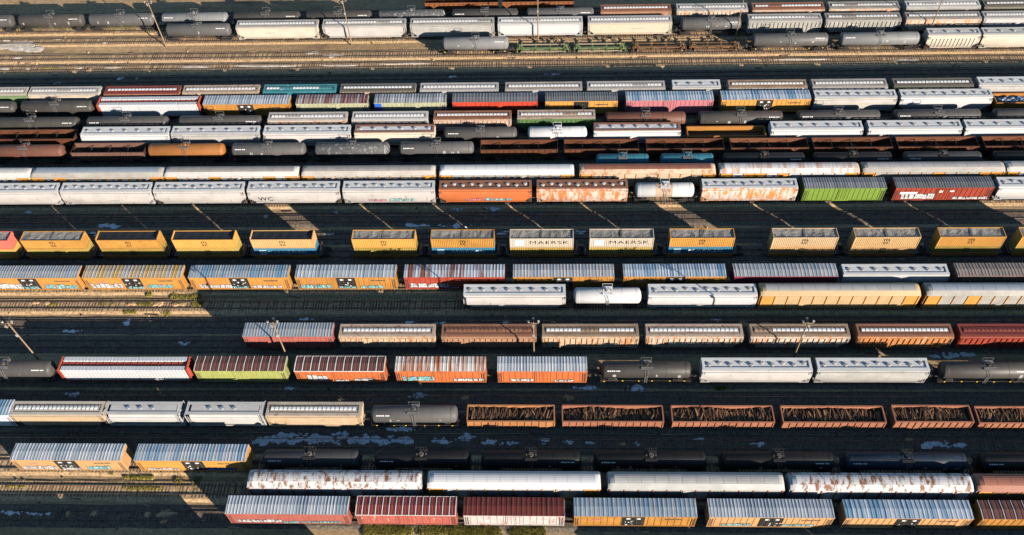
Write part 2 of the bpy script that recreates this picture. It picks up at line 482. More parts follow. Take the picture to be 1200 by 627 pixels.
# ---------------------------------------------------------------- boxcar
def boxcar(root, L, st, rnd):
    side, roofk = st[0], st[1]
    flags = st[2:]
    hw, z0, ze, zr = 1.46, 1.0, 4.5, 4.68
    if roofk == 'blue': roofk = 'blue_roof'
    mside = Mv(side, rnd)
    b = MB()
    b.box(-L / 2 + .06, L / 2 - .06, -hw, hw, z0, ze)
    body = part('body', b, mside, root)
    # exterior posts on both walls
    b = MB()
    dw = 1.6 if 'bd2' in flags else (1.75 if 'bd' in flags else 1.25)
    n = max(8, int(L / 1.0))
    for k in range(n + 1):
        x = -L / 2 + .1 + k * (L - .2) / n
        if abs(x) < dw + .05: continue
        for s in (-1, 1):
            b.box(x - .05, x + .05, s * hw if s > 0 else -hw - .06, hw + .06 if s > 0 else -hw, z0 + .12, ze - .1)
    part('wall_posts', b, mside, root, kind='stuff')
    b = MB()
    for s in (-1, 1):
        b = MB()
        b.box(-L / 2, L / 2, s * (hw + .03) - .05, s * (hw + .03) + .05, z0 - .12, z0 + .1)
        part('side_sill', b, mside, root)
        b = MB()
        b.box(-L / 2, L / 2, s * (hw + .03) - .045, s * (hw + .03) + .045, ze - .12, ze + .02)
        part('eave_rail', b, mside, root)
    # doors
    ox = rnd.uniform(-.35, .35) if 'bd' in flags else 0.0
    mdoor = M('blackdoor') if ('bd' in flags or 'bd2' in flags) else mside
    for s in (-1, 1):
        b = MB()
        ya, yb = (-hw - .10, -hw - .004) if s < 0 else (hw + .004, hw + .10)
        b.box(-dw, -.03, ya, yb, z0 + .1, ze - .18)
        b.box(.03, dw, ya, yb, z0 + .1, ze - .18)
        d = part('door', b, mdoor, root, loc=(ox, 0, 0))
        yo = -hw - .13 if s < 0 else hw + .13
        b = MB()
        for x in (-dw * .75, -dw * .3, dw * .3, dw * .75):
            b.box(x - .035, x + .035, yo - .03, yo + .03, z0 + .2, ze - .3)
        part('lock_rod', b, M('steel') if 'bd' in flags else mdoor, d)
        if s < 0 and 'bd' in flags:
            b = MB()
            for x in (-dw * .62, dw * .25):
                b.box(x, x + .65, yo - .012, yo + .012, ze - .85, ze - .45)
                part('placard', b, M('decal'), d)
                b = MB()
            for k in range(7):
                x, z = rnd.uniform(-dw + .2, dw - .4), rnd.uniform(z0 + .4, z0 + 2.0)
                b.box(x, x + rnd.uniform(.1, .35), yo - .01, yo + .01, z, z + rnd.uniform(.08, .3))
            part('mark', b, M('decal'), d, kind='stuff')
    # ends with horizontal corrugations
    for s in (-1, 1):
        b = MB()
        xa = s * (L / 2 - .06)
        b.box(min(xa, xa + s * .04), max(xa, xa + s * .04), -hw + .02, hw - .02, z0 + .05, ze - .02)
        for k in range(8):
            z = z0 + .3 + k * .4
            b.box(min(xa, xa + s * .12), max(xa, xa + s * .12), -hw + .15, hw - .15, z, z + .17)
        part('end_wall', b, M('bluepaint') if side == 'bluewhite' else mside, root)
        link('ladder', ladder_mesh(2.9, M('steel')), root, (s * (L / 2 - .5), -hw - .07, z0))
        link('ladder', ladder_mesh(2.9, M('steel')), root, (-s * (L / 2 - .5), hw + .1, z0))
    # roof
    if roofk in ('redpanel', 'rustpanel', 'rustpanelw'):
        mr = M('redpanel' if roofk == 'redpanel' else 'rustpanel')
        ms = M('seamw' if roofk != 'rustpanel' else 'seam')
        n = 15 if roofk == 'redpanel' else 11
        pw = L / n
        def panel():
            q = MB()
            xs = [(-pw / 2, 0), (-pw * .4, 0), (-pw * .3, .05), (-pw * .05, .05), (pw * .05, 0), (pw * .15, .05), (pw * .35, .05), (pw * .42, 0), (pw / 2, 0)]
            for (xa, da), (xb, db) in zip(xs[:-1], xs[1:]):
                q.face([(xa, -hw - .06, ze + da + .02), (xb, -hw - .06, ze + db + .02), (xb, 0, zr + db), (xa, 0, zr + da)])
                q.face([(xa, 0, zr + da), (xb, 0, zr + db), (xb, hw + .06, ze + db + .02), (xa, hw + .06, ze + da + .02)])
            q.box(-pw / 2 + .001, pw / 2 - .001, -hw - .06, -hw - .01, ze - .06, ze + .018)
            return q.mesh('roof_panel', mr)
        pm = cached(('panel', round(pw, 2), mr.name), panel)
        for k in range(n):
            link('roof_panel', pm, root, (-L / 2 + (k + .5) * pw, 0, rnd.uniform(-.004, .004)))
        b = MB()
        for k in range(n + 1):
            x = -L / 2 + k * pw
            x = min(max(x, -L / 2 + .07), L / 2 - .07)
            b.loft([[(x - .06, -hw - .07, ze + .0), (x + .06, -hw - .07, ze + .0), (x + .06, -hw - .07, ze + .13), (x - .06, -hw - .07, ze + .13)],
                    [(x - .06, 0, zr - .02), (x + .06, 0, zr - .02), (x + .06, 0, zr + .11), (x - .06, 0, zr + .11)],
                    [(x - .06, hw + .07, ze + .0), (x + .06, hw + .07, ze + .0), (x + .06, hw + .07, ze + .13), (x - .06, hw + .07, ze + .13)]])
        if roofk == 'rustpanelw' or roofk == 'redpanel':
            b.box(-L / 2, L / 2, -hw - .12, -hw - .071, ze - .04, ze + .10)
            b.box(-L / 2, L / 2, hw + .071, hw + .12, ze - .04, ze + .10)
        part('roof_seams', b, ms, root)
    else:
        mr = Mv(roofk, rnd)
        b = MB()
        pw = rnd.choice((.52, .60, .70)) if roofk != 'darkred' else .75
        n = int(L / pw)
        pw = L / n
        amp = .055
        xs = []
        for k in range(n):
            x = -L / 2 + k * pw
            a2 = amp * rnd.uniform(.6, 1.25)
            xs += [(x, 0), (x + pw * .5, 0), (x + pw * .6, a2), (x + pw * .78, a2), (x + pw * .9, 0)]
        xs.append((L / 2, 0))
        for (xa, da), (xb, db) in zip(xs[:-1], xs[1:]):
            b.face([(xa, -hw - .06, ze + .03 + da), (xb, -hw - .06, ze + .03 + db), (xb, 0, zr + db), (xa, 0, zr + da)])
            b.face([(xa, 0, zr + da), (xb, 0, zr + db), (xb, hw + .06, ze + .03 + db), (xa, hw + .06, ze + .03 + da)])
        b.box(-L / 2, L / 2, -hw - .06, -hw - .02, ze - .06, ze + .028)
        b.box(-L / 2, L / 2, hw + .02, hw + .06, ze - .06, ze + .028)
        for s in (-1, 1):
            x = s * L / 2
            b.box(min(x, x - s * .12), max(x, x - s * .12), -hw - .05, hw + .05, ze + .03, ze + .11)
        part('roof', b, mr, root)
    # marks and sprayed letters on the near wall
    yw = -hw - .066
    if 'gW' in flags or 'gT' in flags:
        f = 'graf_white' if 'gW' in flags else 'graf_teal'
        other = 'graf_teal' if f == 'graf_white' else 'graf_white'
        graffiti(root, rnd, -L / 2 + rnd.uniform(.5, 2.5), -dw - rnd.uniform(.1, 1.5), yw, z0 + rnd.uniform(.1, .3), z0 + rnd.uniform(.9, 2.3), f)
        graffiti(root, rnd, dw + rnd.uniform(.1, 1.2), L / 2 - rnd.uniform(.4, 3.5), yw, z0 + rnd.uniform(.1, .3), z0 + rnd.uniform(.7, 1.7), f if rnd.random() < .7 else other)
        if rnd.random() < .5:
            graffiti(root, rnd, -dw + .2, dw - .6, yw - .10, z0 + .2, z0 + rnd.uniform(.8, 1.4), rnd.choice((f, other)))
    if 'gB' in flags:
        graffiti(root, rnd, -L / 2 + 1.2, -dw - 1.5, yw, z0 + .15, z0 + .9, 'graf_white')
        graffiti(root, rnd, dw + .2, L / 2 - 3, yw, z0 + .15, z0 + 1.2, 'graf_blue')
    if 'logo' in flags:
        b = MB()
        b.box(-L / 2 + 1.2, -L / 2 + 4.6, yw - .004, yw, z0 + 1.75, z0 + 2.35)
        part('mark', b, M('decal'), root)
        b = MB()
        b.box(-.9, -.2, yw - .07, yw - .06, z0 + 2.2, z0 + 2.8)
        b.box(1.2, 2.0, yw - .07, yw - .06, z0 + 2.4, z0 + 2.8)
        part('mark', b, M('decal'), root)
    if side == 'yellow':
        b = MB()
        k = 0.0
        while k < 2.6:
            w = rnd.uniform(.15, .4)
            b.box(L / 2 - 4.8 + k, L / 2 - 4.8 + k + w, yw - .003, yw, z0 + 2.35, z0 + rnd.uniform(2.55, 2.7))
            k += w + .07
        part('mark', b, M('steel'), root)
        if rnd.random() < .5:
            b = MB()
            for q in range(6):
                xq, zq = -L / 2 + 2.6 + q * .28, z0 + 2.0 + rnd.uniform(-.2, .2)
                b.box(xq, xq + .22, yw - .003, yw, zq, zq + rnd.uniform(.15, .4))
            part('mark', b, M('graf_pink'), root)
    if 'bc' in flags:
        b = MB()
        b.box(-L / 2 + .05, -L / 2 + 1.6, yw - .004, yw, z0 + .1, ze - .15)
        part('corner_patch', b, M('graf_blue'), root)
    add_running_gear(root, L)

# ---------------------------------------------------------------- covered hoppers
def hopper_body(L, prof, cut, zcut):
    """full section in the middle; the lower corners of both ends are cut back along the slope sheets"""
    def ring(x, zmin):
        pts = [(y, max(z, zmin)) for y, z in prof]
        return [(x, y, z) for y, z in pts] + [(x, -y, z) for y, z in reversed(pts) if y > 1e-6]
    b = MB()
    zb = prof[0][1]
    rings = [ring(-L / 2, zcut), ring(-L / 2 + cut, zb), ring(L / 2 - cut, zb), ring(L / 2, zcut)]
    b.loft(rings)
    return b

def end_frames(root, L, mat, zcut, z1=4.2):
    for s in (-1, 1):
        b = MB()
        x = s * (L / 2 - .08)
        for y in (-1.42, 1.42):
            b.bar((x, y, .95), (x, y, z1), .1)
            b.bar((x, y, 1.0), (x - s * 1.35, y, zcut + .1), .09)
        b.box(min(x, x - s * 1.6), max(x, x - s * 1.6), -1.45, 1.45, .88, 1.0)
        part('end_frame', b, mat, root)
        link('ladder', ladder_mesh(3.2, mat), root, (s * (L / 2 - .35), -1.52, 1.0))
        link('ladder', ladder_mesh(3.2, mat), root, (-s * (L / 2 - .35), 1.55, 1.0))

def gates(root, L, n):
    w = (L - 4.5) / n
    def make():
        b = MB()
        b.loft([[(-w / 2, -1.3, 1.24), (w / 2, -1.3, 1.24), (w / 2, 1.3, 1.24), (-w / 2, 1.3, 1.24)],
                [(-.35, -.4, .4), (.35, -.4, .4), (.35, .4, .4), (-.35, .4, .4)]])
        return b.mesh('discharge_gate', M('under'))
    me = cached(('gate', round(w, 2)), make)
    for k in range(n):
        link('discharge_gate', me, root, (-L / 2 + 2.25 + (k + .5) * w, 0, 0))

def roof_walks(root, L, y, z, mat):
    for s in (-1, 1):
        b = MB()
        b.box(-L / 2 + .05, L / 2 - .05, s * y - .26, s * y + .26, z, z + .05)
        n = int(L / 1.6)
        for k in range(n + 1):
            x = -L / 2 + .3 + k * (L - .6) / n
            b.box(x - .03, x + .03, s * y - .2, s * y + .2, z - .16, z)
        part('roof_walk', b, mat, root)
    for s in (-1, 1):
        b = MB()
        x = s * (L / 2 - .3)
        b.box(x - .22, x + .22, -y + .265, y - .265, z + .002, z + .05)
        part('end_walk', b, mat, root)

def hatch_mesh(mat):
    def make():
        b = MB()
        b.cyl((0, 0, 0), (0, 0, .16), .34, .34, n=12)
        b.cyl((0, 0, .161), (0, 0, .24), .38, .24, n=12)
        b.box(-.42, .42, -.035, .035, .19, .26)
        return b.mesh('hatch', mat)
    return cached(('hatch', mat.name), make)

def hopper_smooth(root, L, st, rnd):
    mat = Mv(st[0], rnd)
    n = int(st[1])
    flags = st[2:]
    prof = [(1.38, 1.25), (1.54, 1.75), (1.56, 3.3), (1.47, 3.85), (1.22, 4.32), (.8, 4.44), (0, 4.5)]
    zc = 2.35
    body = part('body', hopper_body(L, prof, 1.35, zc), mat, root, smooth=True)
    rmat = M('rbroof') if 'rr' in flags else (M('hoproof') if st[0] in ('white', 'white2', 'rstreak', 'lgrey') else M('whroof'))
    b = MB()
    b.box(-L / 2 + .05, L / 2 - .05, -.78, .78, 4.46, 4.53)
    part('roof_deck', b, M('hoproof') if 'rw' in flags else rmat, root)
    roof_walks(root, L, .98, 4.62, M('rbroof') if 'rw' in flags else rmat)
    hm = hatch_mesh(M('hatchg') if 'rr' not in flags else M('lgrey'))
    for k in range(n):
        x = -L / 2 + 1.3 + k * (L - 2.6) / max(1, n - 1)
        link('hatch', hm, root, (x, 0 if n < 9 else (.18 if k % 2 else -.18), 4.53), rnd.uniform(-.3, .3))
    b = MB()
    for s in (-1, 1):
        b.box(-L / 2 + 1.3, L / 2 - 1.3, s * 1.42 - .1, s * 1.42 + .1, 1.12, 1.27)
        b.box(-L / 2 + .05, L / 2 - .05, s * 1.40 - .07, s * 1.40 + .07, 4.02, 4.1)
    part('side_sill', b, mat, root)
    if 'p' in flags:
        b = MB()
        k = int(L / 1.05)
        for i in range(k + 1):
            x = -L / 2 + 1.3 + i * (L - 2.6) / k
            b.box(x - .05, x + .05, -1.66, -1.555, 1.4, 3.7)
            b.box(x - .05, x + .05, 1.555, 1.66, 1.4, 3.7)
        part('wall_posts', b, mat, root, kind='stuff')
    end_frames(root, L, M('steel') if rnd.random() < .35 else mat, zc)
    gates(root, L, 3 if L > 14 else 2)
    yw = -1.585
    if 'WC' in flags:
        link('lettering', text_mesh('WC', 1.5, M('decalk')), root, (-L / 2 + 3.6, yw - .01, 2.35))
    if 'NS' in flags:
        link('lettering', text_mesh('NS', 1.3, M('decalk')), root, (-L / 2 + 4.2, yw - .01, 2.75))
        b = MB()
        for k in range(3):
            b.box(-L / 2 + 1.7, -L / 2 + 3.1 - .2 * k, yw - .004, yw, 2.9 - k * .28, 3.05 - k * .28)
        part('mark', b, M('rroof2'), root)
    if 'gT' in flags:
        graffiti(root, rnd, -L / 2 + L * .28, -L / 2 + L * .42, yw, 1.55, 2.2, 'graf_pink')
        graffiti(root, rnd, -L / 2 + L * .5, -L / 2 + L * .75, yw, 1.5, 2.4, 'graf_teal')
    if rnd.random() < .6:
        b = MB()
        x = rnd.uniform(-L * .1, L * .15)
        for k in range(rnd.randint(6, 12)):
            b.box(x + k * .38, x + k * .38 + .24, yw - .003, yw, 2.0, 2.22)
        part('mark', b, M('walk'), root)
    add_running_gear(root, L, 2.0)

def hopper_trough(root, L, st, rnd):
    mat, rmat = Mv(st[0], rnd), Mv(st[1], rnd)
    flags = st[2:]
    prof = [(1.36, 1.25), (1.46, 1.5), (1.46, 3.95), (1.34, 4.12), (.55, 4.3), (0, 4.32)]
    zc = 2.5
    part('body', hopper_body(L, prof, 1.5, zc), mat, root)
    b = MB()
    b.loft([[(x, y, z) for y, z in ((-1.30, 4.15), (-.56, 4.32), (.56, 4.32), (1.30, 4.15), (1.30, 4.18), (.56, 4.35), (-.56, 4.35), (-1.30, 4.18))] for x in (-L / 2 + .03, L / 2 - .03)])
    part('roof', b, rmat, root)
    # continuous hatch trough: coaming and separate covers
    b = MB()
    for s in (-1, 1):
        b.box(-L / 2 + .7, L / 2 - .7, s * .43 - .04, s * .43 + .04, 4.3, 4.52)
    part('trough_coaming', b, rmat, root)
    nc = 5 if L < 18 else 6
    cw = (L - 1.6) / nc
    def cover():
        q = MB()
        q.loft([[(x, -.40, 4.44), (x, -.2, 4.56), (x, .2, 4.56), (x, .40, 4.44), (x, .40, 4.40), (x, -.40, 4.40)] for x in (-cw / 2 + .05, cw / 2 - .05)])
        return q.mesh('hatch_cover', M('hatchw'))
    cm = cached(('cover', round(cw, 2)), cover)
    def cover_worn():
        q = MB()
        q.loft([[(x, -.40, 4.44), (x, -.2, 4.56), (x, .2, 4.56), (x, .40, 4.44), (x, .40, 4.40), (x, -.40, 4.40)] for x in (-cw / 2 + .05, cw / 2 - .05)])
        return q.mesh('hatch_cover', rmat)
    cwn = cached(('coverw', round(cw, 2), rmat.name), cover_worn)
    for k in range(nc):
        worn = 'nh' in flags or rnd.random() < .1
        link('hatch_cover', cwn if worn else cm, root, (-L / 2 + .8 + (k + .5) * cw, 0, 0))
    b = MB()
    for k in range(nc * 4 + 1):
        x = -L / 2 + .8 + k * (L - 1.6) / (nc * 4)
        b.box(x - .02, x + .02, -.47, .47, 4.565, 4.6)
    part('hatch_bars', b, M('steel'), root)
    roof_walks(root, L, 1.02, 4.42, rmat)
    b = MB()
    for s in (-1, 1):
        b.box(-L / 2 + 1.4, L / 2 - 1.4, s * 1.42 - .1, s * 1.42 + .1, 1.12, 1.3)
        b.box(-L / 2 + .02, L / 2 - .02, s * 1.48 - .07, s * 1.48 + .07, 3.86, 4.02)
    part('side_sill', b, mat, root)
    if 'p' in flags:
        b = MB()
        n = int(L / 1.0)
        for k in range(n + 1):
            x = -L / 2 + .25 + k * (L - .5) / n
            lo = 1.3 if abs(x) < L / 2 - 1.5 else 2.6
            b.box(x - .045, x + .045, -1.6, -1.465, lo, 3.86)
            b.box(x - .045, x + .045, 1.465, 1.6, lo, 3.86)
        part('wall_posts', b, mat, root, kind='stuff')
    end_frames(root, L, M('steel') if rnd.random() < .3 else mat, zc, 4.0)
    gates(root, L, 3)
    if 'p' not in flags and rnd.random() < .7:
        b = MB()
        x = rnd.uniform(-L * .3, L * .1)
        for k in range(rnd.randint(4, 9)):
            b.box(x + k * .4, x + k * .4 + .26, -1.468, -1.463, 2.5, 2.78)
        part('mark', b, M('walk'), root)
    add_running_gear(root, L, 2.0)

def hopper_cement(root, L, st, rnd):
    mat = M(st[0])
    Lb = L - 1.6
    prof = [(1.3, 1.3), (1.5, 1.8), (1.52, 3.5), (1.2, 4.3), (0, 4.42)]
    part('body', hopper_body(Lb, prof, 1.6, 2.7), mat, root)
    roof_walks(root, L, .95, 4.5, mat)
    b = MB()
    b.box(-Lb / 2 + .1, Lb / 2 - .1, -.68, .68, 4.39, 4.45)
    part('roof_deck', b, M('whroof'), root)
    hm = hatch_mesh(M('bgrey'))
    for x in (-2.6, -.5, 1.6):
        link('hatch', hm, root, (x, 0, 4.45))
    for s in (-1, 1):
        b = MB()
        x = s * (L / 2 - .1)
        for y in (-1.42, 1.42):
            b.bar((x, y, .9), (x, y, 4.45), .12)
            b.bar((x, y, 1.0), (s * (Lb / 2 - .9), y, 3.0), .12)
            b.bar((x - s * .75, y, 1.0), (x - s * .75, y, 3.6), .1)
            b.bar((x, y, 2.6), (x - s * .9, y, 2.6), .08)
        b.box(min(x, x - s * 2.4), max(x, x - s * 2.4), -1.48, 1.48, .9, 1.05)
        b.box(x - .05, x + .05, -1.4, 1.4, 2.5, 2.6)
        part('end_frame', b, mat, root)
        link('ladder', ladder_mesh(3.4, mat), root, (s * (L / 2 - .4), -1.52, 1.0))
    b = MB()
    for s in (-1, 1):
        b.box(-L / 2 + .1, L / 2 - .1, s * 1.44 - .08, s * 1.44 + .08, 1.08, 1.28)
        b.box(-Lb / 2, Lb / 2, s * 1.42 - .06, s * 1.42 + .06, 3.72, 3.8)
    part('side_sill', b, mat, root)
    gates(root, L, 2)
    add_running_gear(root, L, 1.8)

# ---------------------------------------------------------------- tank car
def tank_car(root, L, st, rnd):
    mat = Mv(st[0], rnd)
    flags = st[1:]
    r, zc = (1.44, 2.62) if 'low' in flags else (1.50, 2.82)
    n = 28
    rings = []
    xs = [(-L / 2 + .15, .18), (-L / 2 + .2, .45), (-L / 2 + .32, .72), (-L / 2 + .5, .9), (-L / 2 + .75, 1.0),
          (L / 2 - .75, 1.0), (L / 2 - .5, .9), (L / 2 - .32, .72), (L / 2 - .2, .45), (L / 2 - .15, .18)]
    for x, k in xs:
        rings.append([(x, r * k * math.cos(2 * math.pi * j / n), zc + r * k * math.sin(2 * math.pi * j / n)) for j in range(n)])
    b = MB()
    b.loft(rings)
    part('tank_shell', b, mat, root, smooth=True)
    for k in range(5):
        x = -L / 2 + 1.2 + k * (L - 2.4) / 4
        b = MB()
        R = r + .014
        b.loft([[(xx, R * math.cos(2 * math.pi * j / n), zc + R * math.sin(2 * math.pi * j / n)) for j in range(n)] for xx in (x - .05, x + .05)])
        part('shell_seam', b, mat, root, smooth=True)
    # manway, platform and rails
    b = MB()
    b.cyl((0, 0, zc + r - .1), (0, 0, zc + r + .42), .34, n=14)
    b.cyl((0, 0, zc + r + .421), (0, 0, zc + r + .52), .42, .36, n=14)
    b.cyl((.75, .1, zc + r - .1), (.75, .1, zc + r + .28), .13, n=8)
    b.cyl((-.75, .1, zc + r - .1), (-.75, .1, zc + r + .28), .13, n=8)
    part('manway', b, mat if st[0] not in ('black',) else M('steel'), root, smooth=True)
    def platform():
        q = MB()
        for s in (-1, 1):
            q.box(-.95, .95, s * .72 - .26, s * .72 + .26, zc + r - .02, zc + r + .03)
            for x in (-.9, .9):
                q.bar((x, s * .95, zc + r), (x, s * .95, zc + r + .8), .045)
                q.bar((x, s * .8, zc + r - .4), (x, s * .8, zc + r - .02), .06)
            q.bar((-.9, s * .95, zc + r + .8), (.9, s * .95, zc + r + .8), .045)
        return q
    pm = M('hatchw' if st[0] == 'white' else ('under' if st[0] in ('black', 'navy') else 'steel2'))
    link('platform', cached(('plat', pm.name, r), lambda: platform().mesh('platform', pm)), root)
    for s in (-1, 1):
        b = MB()
        for x in (-.22, .22):
            b.bar((x, s * 1.57, .9), (x, s * 1.57, zc + .5), .05)
            b.bar((x, s * 1.57, zc + .5), (x, s * 1.24, zc + r), .05)
        for k in range(7):
            b.bar((-.22, s * 1.57, 1.1 + k * .32), (.22, s * 1.57, 1.1 + k * .32), .04)
        part('ladder', b, M('steel2'), root)
    # stub sills, saddles, side rail
    for s in (-1, 1):
        b = MB()
        x = s * (L / 2 - 1.9)
        b.box(x - 2.0, x + 2.0, -.35, .35, .85, 1.3)
        b.box(x - .5, x + .5, -1.2, 1.2, 1.0, 1.75)
        xe = s * (L / 2 - .1)
        b.box(min(xe, xe - s * .9), max(xe, xe - s * .9), -1.5, 1.5, .95, 1.05)
        for y in (-1.45, 1.45):
            b.bar((xe, y, 1.0), (xe, y, 2.1), .05)
        b.bar((xe, -1.45, 2.1), (xe, 1.45, 2.1), .05)
        part('saddle_frame', b, M('under'), root)
        b = MB()
        b.bar((-L / 2 + .2, s * 1.5, 1.45), (L / 2 - .2, s * 1.5, 1.45), .05)
        part('hand_rail', b, M('steel'), root)
    def on_shell(mb, x0, x1, a0, a1, seg=3):
        R = r + .006
        for i in range(seg):
            t0 = math.radians(a0 + (a1 - a0) * i / seg); t1 = math.radians(a0 + (a1 - a0) * (i + 1) / seg)
            mb.face([(x0, -R * math.cos(t0), zc + R * math.sin(t0)), (x1, -R * math.cos(t0), zc + R * math.sin(t0)),
                     (x1, -R * math.cos(t1), zc + R * math.sin(t1)), (x0, -R * math.cos(t1), zc + R * math.sin(t1))])
    if 'mark' in flags or 'markb' in flags:
        b = MB()
        xs0 = -L / 2 + 1.2 if rnd.random() < .4 else L / 2 - 3.4
        if 'markb' in flags: xs0 = -1.1
        for k in range(4):
            on_shell(b, xs0 + k * .36, xs0 + k * .36 + .26, 42, 49)
        for k in range(3):
            on_shell(b, xs0 + 1.55 + k * .24, xs0 + 1.55 + k * .24 + .17, 42, 49)
        part('mark', b, M('decalk' if 'markb' in flags else 'decal'), root)
        for k in range(rnd.randint(1, 4)):
            b = MB()
            x = rnd.uniform(-L / 2 + 1.5, L / 2 - 2.2)
            on_shell(b, x, x + rnd.uniform(.2, .6), rnd.uniform(-15, 10), rnd.uniform(12, 22))
            part('mark', b, M('walk'), root)
    if 'yd' in flags:
        rm = cached('reflector', lambda: MB().box(-.12, .12, -1.6, -1.57, 1.34, 1.56).mesh('reflector', M('yellowdot')))
        for k in range(6):
            link('reflector', rm, root, (-L / 2 + .9 + k * (L - 1.8) / 5 + rnd.uniform(-.4, .4), 0, rnd.uniform(-.1, .1)))
    if 'band' in flags:
        b = MB()
        R = r + .012
        b.loft([[(x, R * math.cos(2 * math.pi * j / n), zc + R * math.sin(2 * math.pi * j / n)) for j in range(n)] for x in (-1.9, 1.5)], cap=False)
        part('grimy_band', b, M('rroof'), root, smooth=True)
    add_running_gear(root, L, 1.8)

# ---------------------------------------------------------------- autorack
def autorack(root, L, st, rnd):
    mside, mroof, mpost = Mv(st[0], rnd), Mv(st[1], rnd), M({'yellow': 'yellow', 'orange': 'yellow', 'red': 'redfade'}[st[2]])
    hw = 1.52
    b = MB()
    b.box(-L / 2 + .05, L / 2 - .05, -hw + .12, hw - .12, 1.0, 4.55)
    part('body', b, mside, root)
    # roof: flat crown with steep shoulders, rounded at the ends
    prof = [(-hw - .02, 4.5), (-1.22, 4.78), (-.78, 5.16), (-.4, 5.26), (0, 5.29), (.4, 5.26), (.78, 5.16), (1.22, 4.78), (hw + .02, 4.5)]
    def ring(x, k):
        return [(x, y * (1 - .12 * (1 - k)), 4.5 + (z - 4.5) * k) for y, z in prof]
    rings = [ring(-L / 2, .55), ring(-L / 2 + .35, .85), ring(-L / 2 + .8, 1), ring(L / 2 - .8, 1), ring(L / 2 - .35, .85), ring(L / 2, .55)]
    mr = mside if st[1] in ('grey', 'bgrey', 'wrust2') else mroof
    b = MB()
    b.loft(rings, cap=True)
    part('roof', b, mr, root, smooth=True, sharp=12)
    # crown sheets lie on the shoulders
    ns = 12
    sw = (L - 1.9) / ns
    def sheet():
        q = MB()
        q.loft([[(x, -.76, 5.215), (x, -.4, 5.305), (x, 0, 5.335), (x, .4, 5.305), (x, .76, 5.215), (x, .76, 5.12), (x, -.76, 5.12)] for x in (-sw / 2 + .02, sw / 2 - .02)])
        return q.mesh('roof_sheet', mroof)
    sm = cached(('sheet', round(sw, 2), mroof.name), sheet)
    for k in range(ns):
        link('roof_sheet', sm, root, (-L / 2 + .95 + (k + .5) * sw, 0, rnd.uniform(0, .006)))
    # screens between posts
    npan = 12
    pw = (L - .6) / npan
    def screen():
        q = MB()
        q.box(-pw / 2 + .09, pw / 2 - .09, -.04, .04, 1.35, 4.4)
        for k in range(3):
            z = 2.0 + k * .75
            q.box(-pw / 2 + .1, pw / 2 - .1, -.055, .055, z, z + .1)
        return q.mesh('side_screen', mside)
    scr = cached(('screen', round(pw, 2), mside.name), screen)
    def screen_c():
        q = MB()
        q.box(-pw / 2 + .09, pw / 2 - .09, -.04, .04, 1.35, 4.4)
        return q.mesh('side_screen', mpost)
    scc = cached(('screenc', round(pw, 2), mpost.name), screen_c)
    for s in (-1, 1):
        for k in range(npan):
            col = k in (0, npan - 1) or (st[2] == 'orange' and rnd.random() < .1)
            link('side_screen', scc if col and st[2] != 'red' else scr, root, (-L / 2 + .3 + (k + .5) * pw, s * (hw - .06), 0))
    pmesh = cached(('rackpost', mpost.name), lambda: MB().box(-.06, .06, -.09, .07, 1.33, 4.5).mesh('side_post', mpost))
    for s in (-1, 1):
        for k in range(npan + 1):
            link('side_post', pmesh, root, (-L / 2 + .3 + k * pw, s * hw, 0))
        b = MB()
        b.box(-L / 2, L / 2, s * (hw - .02) - .1, s * (hw - .02) + .1, .95, 1.33)
        part('deck_sill', b, mpost, root)
    for s in (-1, 1):
        b = MB()
        x = s * (L / 2 + .02)
        for y0 in (-1.38, -.68, .03, .73):
            b.box(x - .07, x + .07, y0, y0 + .65, 1.05, 4.45)
        part('end_door', b, M('white') if st[1] == 'brown' else (mside if st[2] == 'red' else mpost), root)
    add_running_gear(root, L, 3.0)

# ---------------------------------------------------------------- gondola, open hopper
def gondola(root, L, st, rnd):
    mat = Mv(st[0], rnd)
    hw, z0 = 1.5, 1.05
    zr = 3.25 if 'tall' in st else 2.95
    t = .09
    b = MB()
    b.box(-L / 2, L / 2, -hw + t, hw - t, z0, z0 + .12)
    part('floor', b, M('rbroof'), root)
    for s in (-1, 1):
        b = MB()
        b.box(-L / 2, L / 2, min(s * hw, s * (hw - t)), max(s * hw, s * (hw - t)), z0 - .05, zr)
        w = part('side_wall', b, mat, root)
        b = MB()
        n = int(L / 1.15)
        for k in range(n + 1):
            x = -L / 2 + .1 + k * (L - .2) / n
            b.box(x - .07, x + .07, min(s * hw, s * (hw + .12)), max(s * hw, s * (hw + .12)), z0, zr - .14)
        part('wall_posts', b, mat, w, kind='stuff')
        b = MB()
        b.box(-L / 2, L / 2, min(s * (hw - .1), s * (hw + .14)), max(s * (hw - .1), s * (hw + .14)), zr, zr + .12)
        part('rim', b, mat, w)
        b = MB()
        x = s * L / 2
        b.box(min(x, x - s * t), max(x, x - s * t), -hw + t, hw - t, z0 + .12, zr)
        for k in range(3):
            b.box(min(x, x + s * .1), max(x, x + s * .1), -hw + .1, hw - .1, z0 + .2 + k * .6, z0 + .36 + k * .6)
        b.box(min(x + s * .06, x - s * .16), max(x + s * .06, x - s * .16), -hw + .1, hw - .1, zr + .002, zr + .11)
        part('end_wall', b, mat, root)
    if st[0] == 'ogon':
        if 'empty' in st:
            for i, ch in enumerate('BNSF'):
                link('lettering', text_mesh(ch, 1.0, M('tan')), root, (-2.2 + i * 1.25, -hw - .135, 2.2))
            b = MB()
            b.box(-L / 2 + 1.6, -L / 2 + 2.4, -hw - .135, -hw - .125, 1.9, 2.4)
            part('mark', b, M('decal'), root)
    add_running_gear(root, L)
    return hw, z0, zr

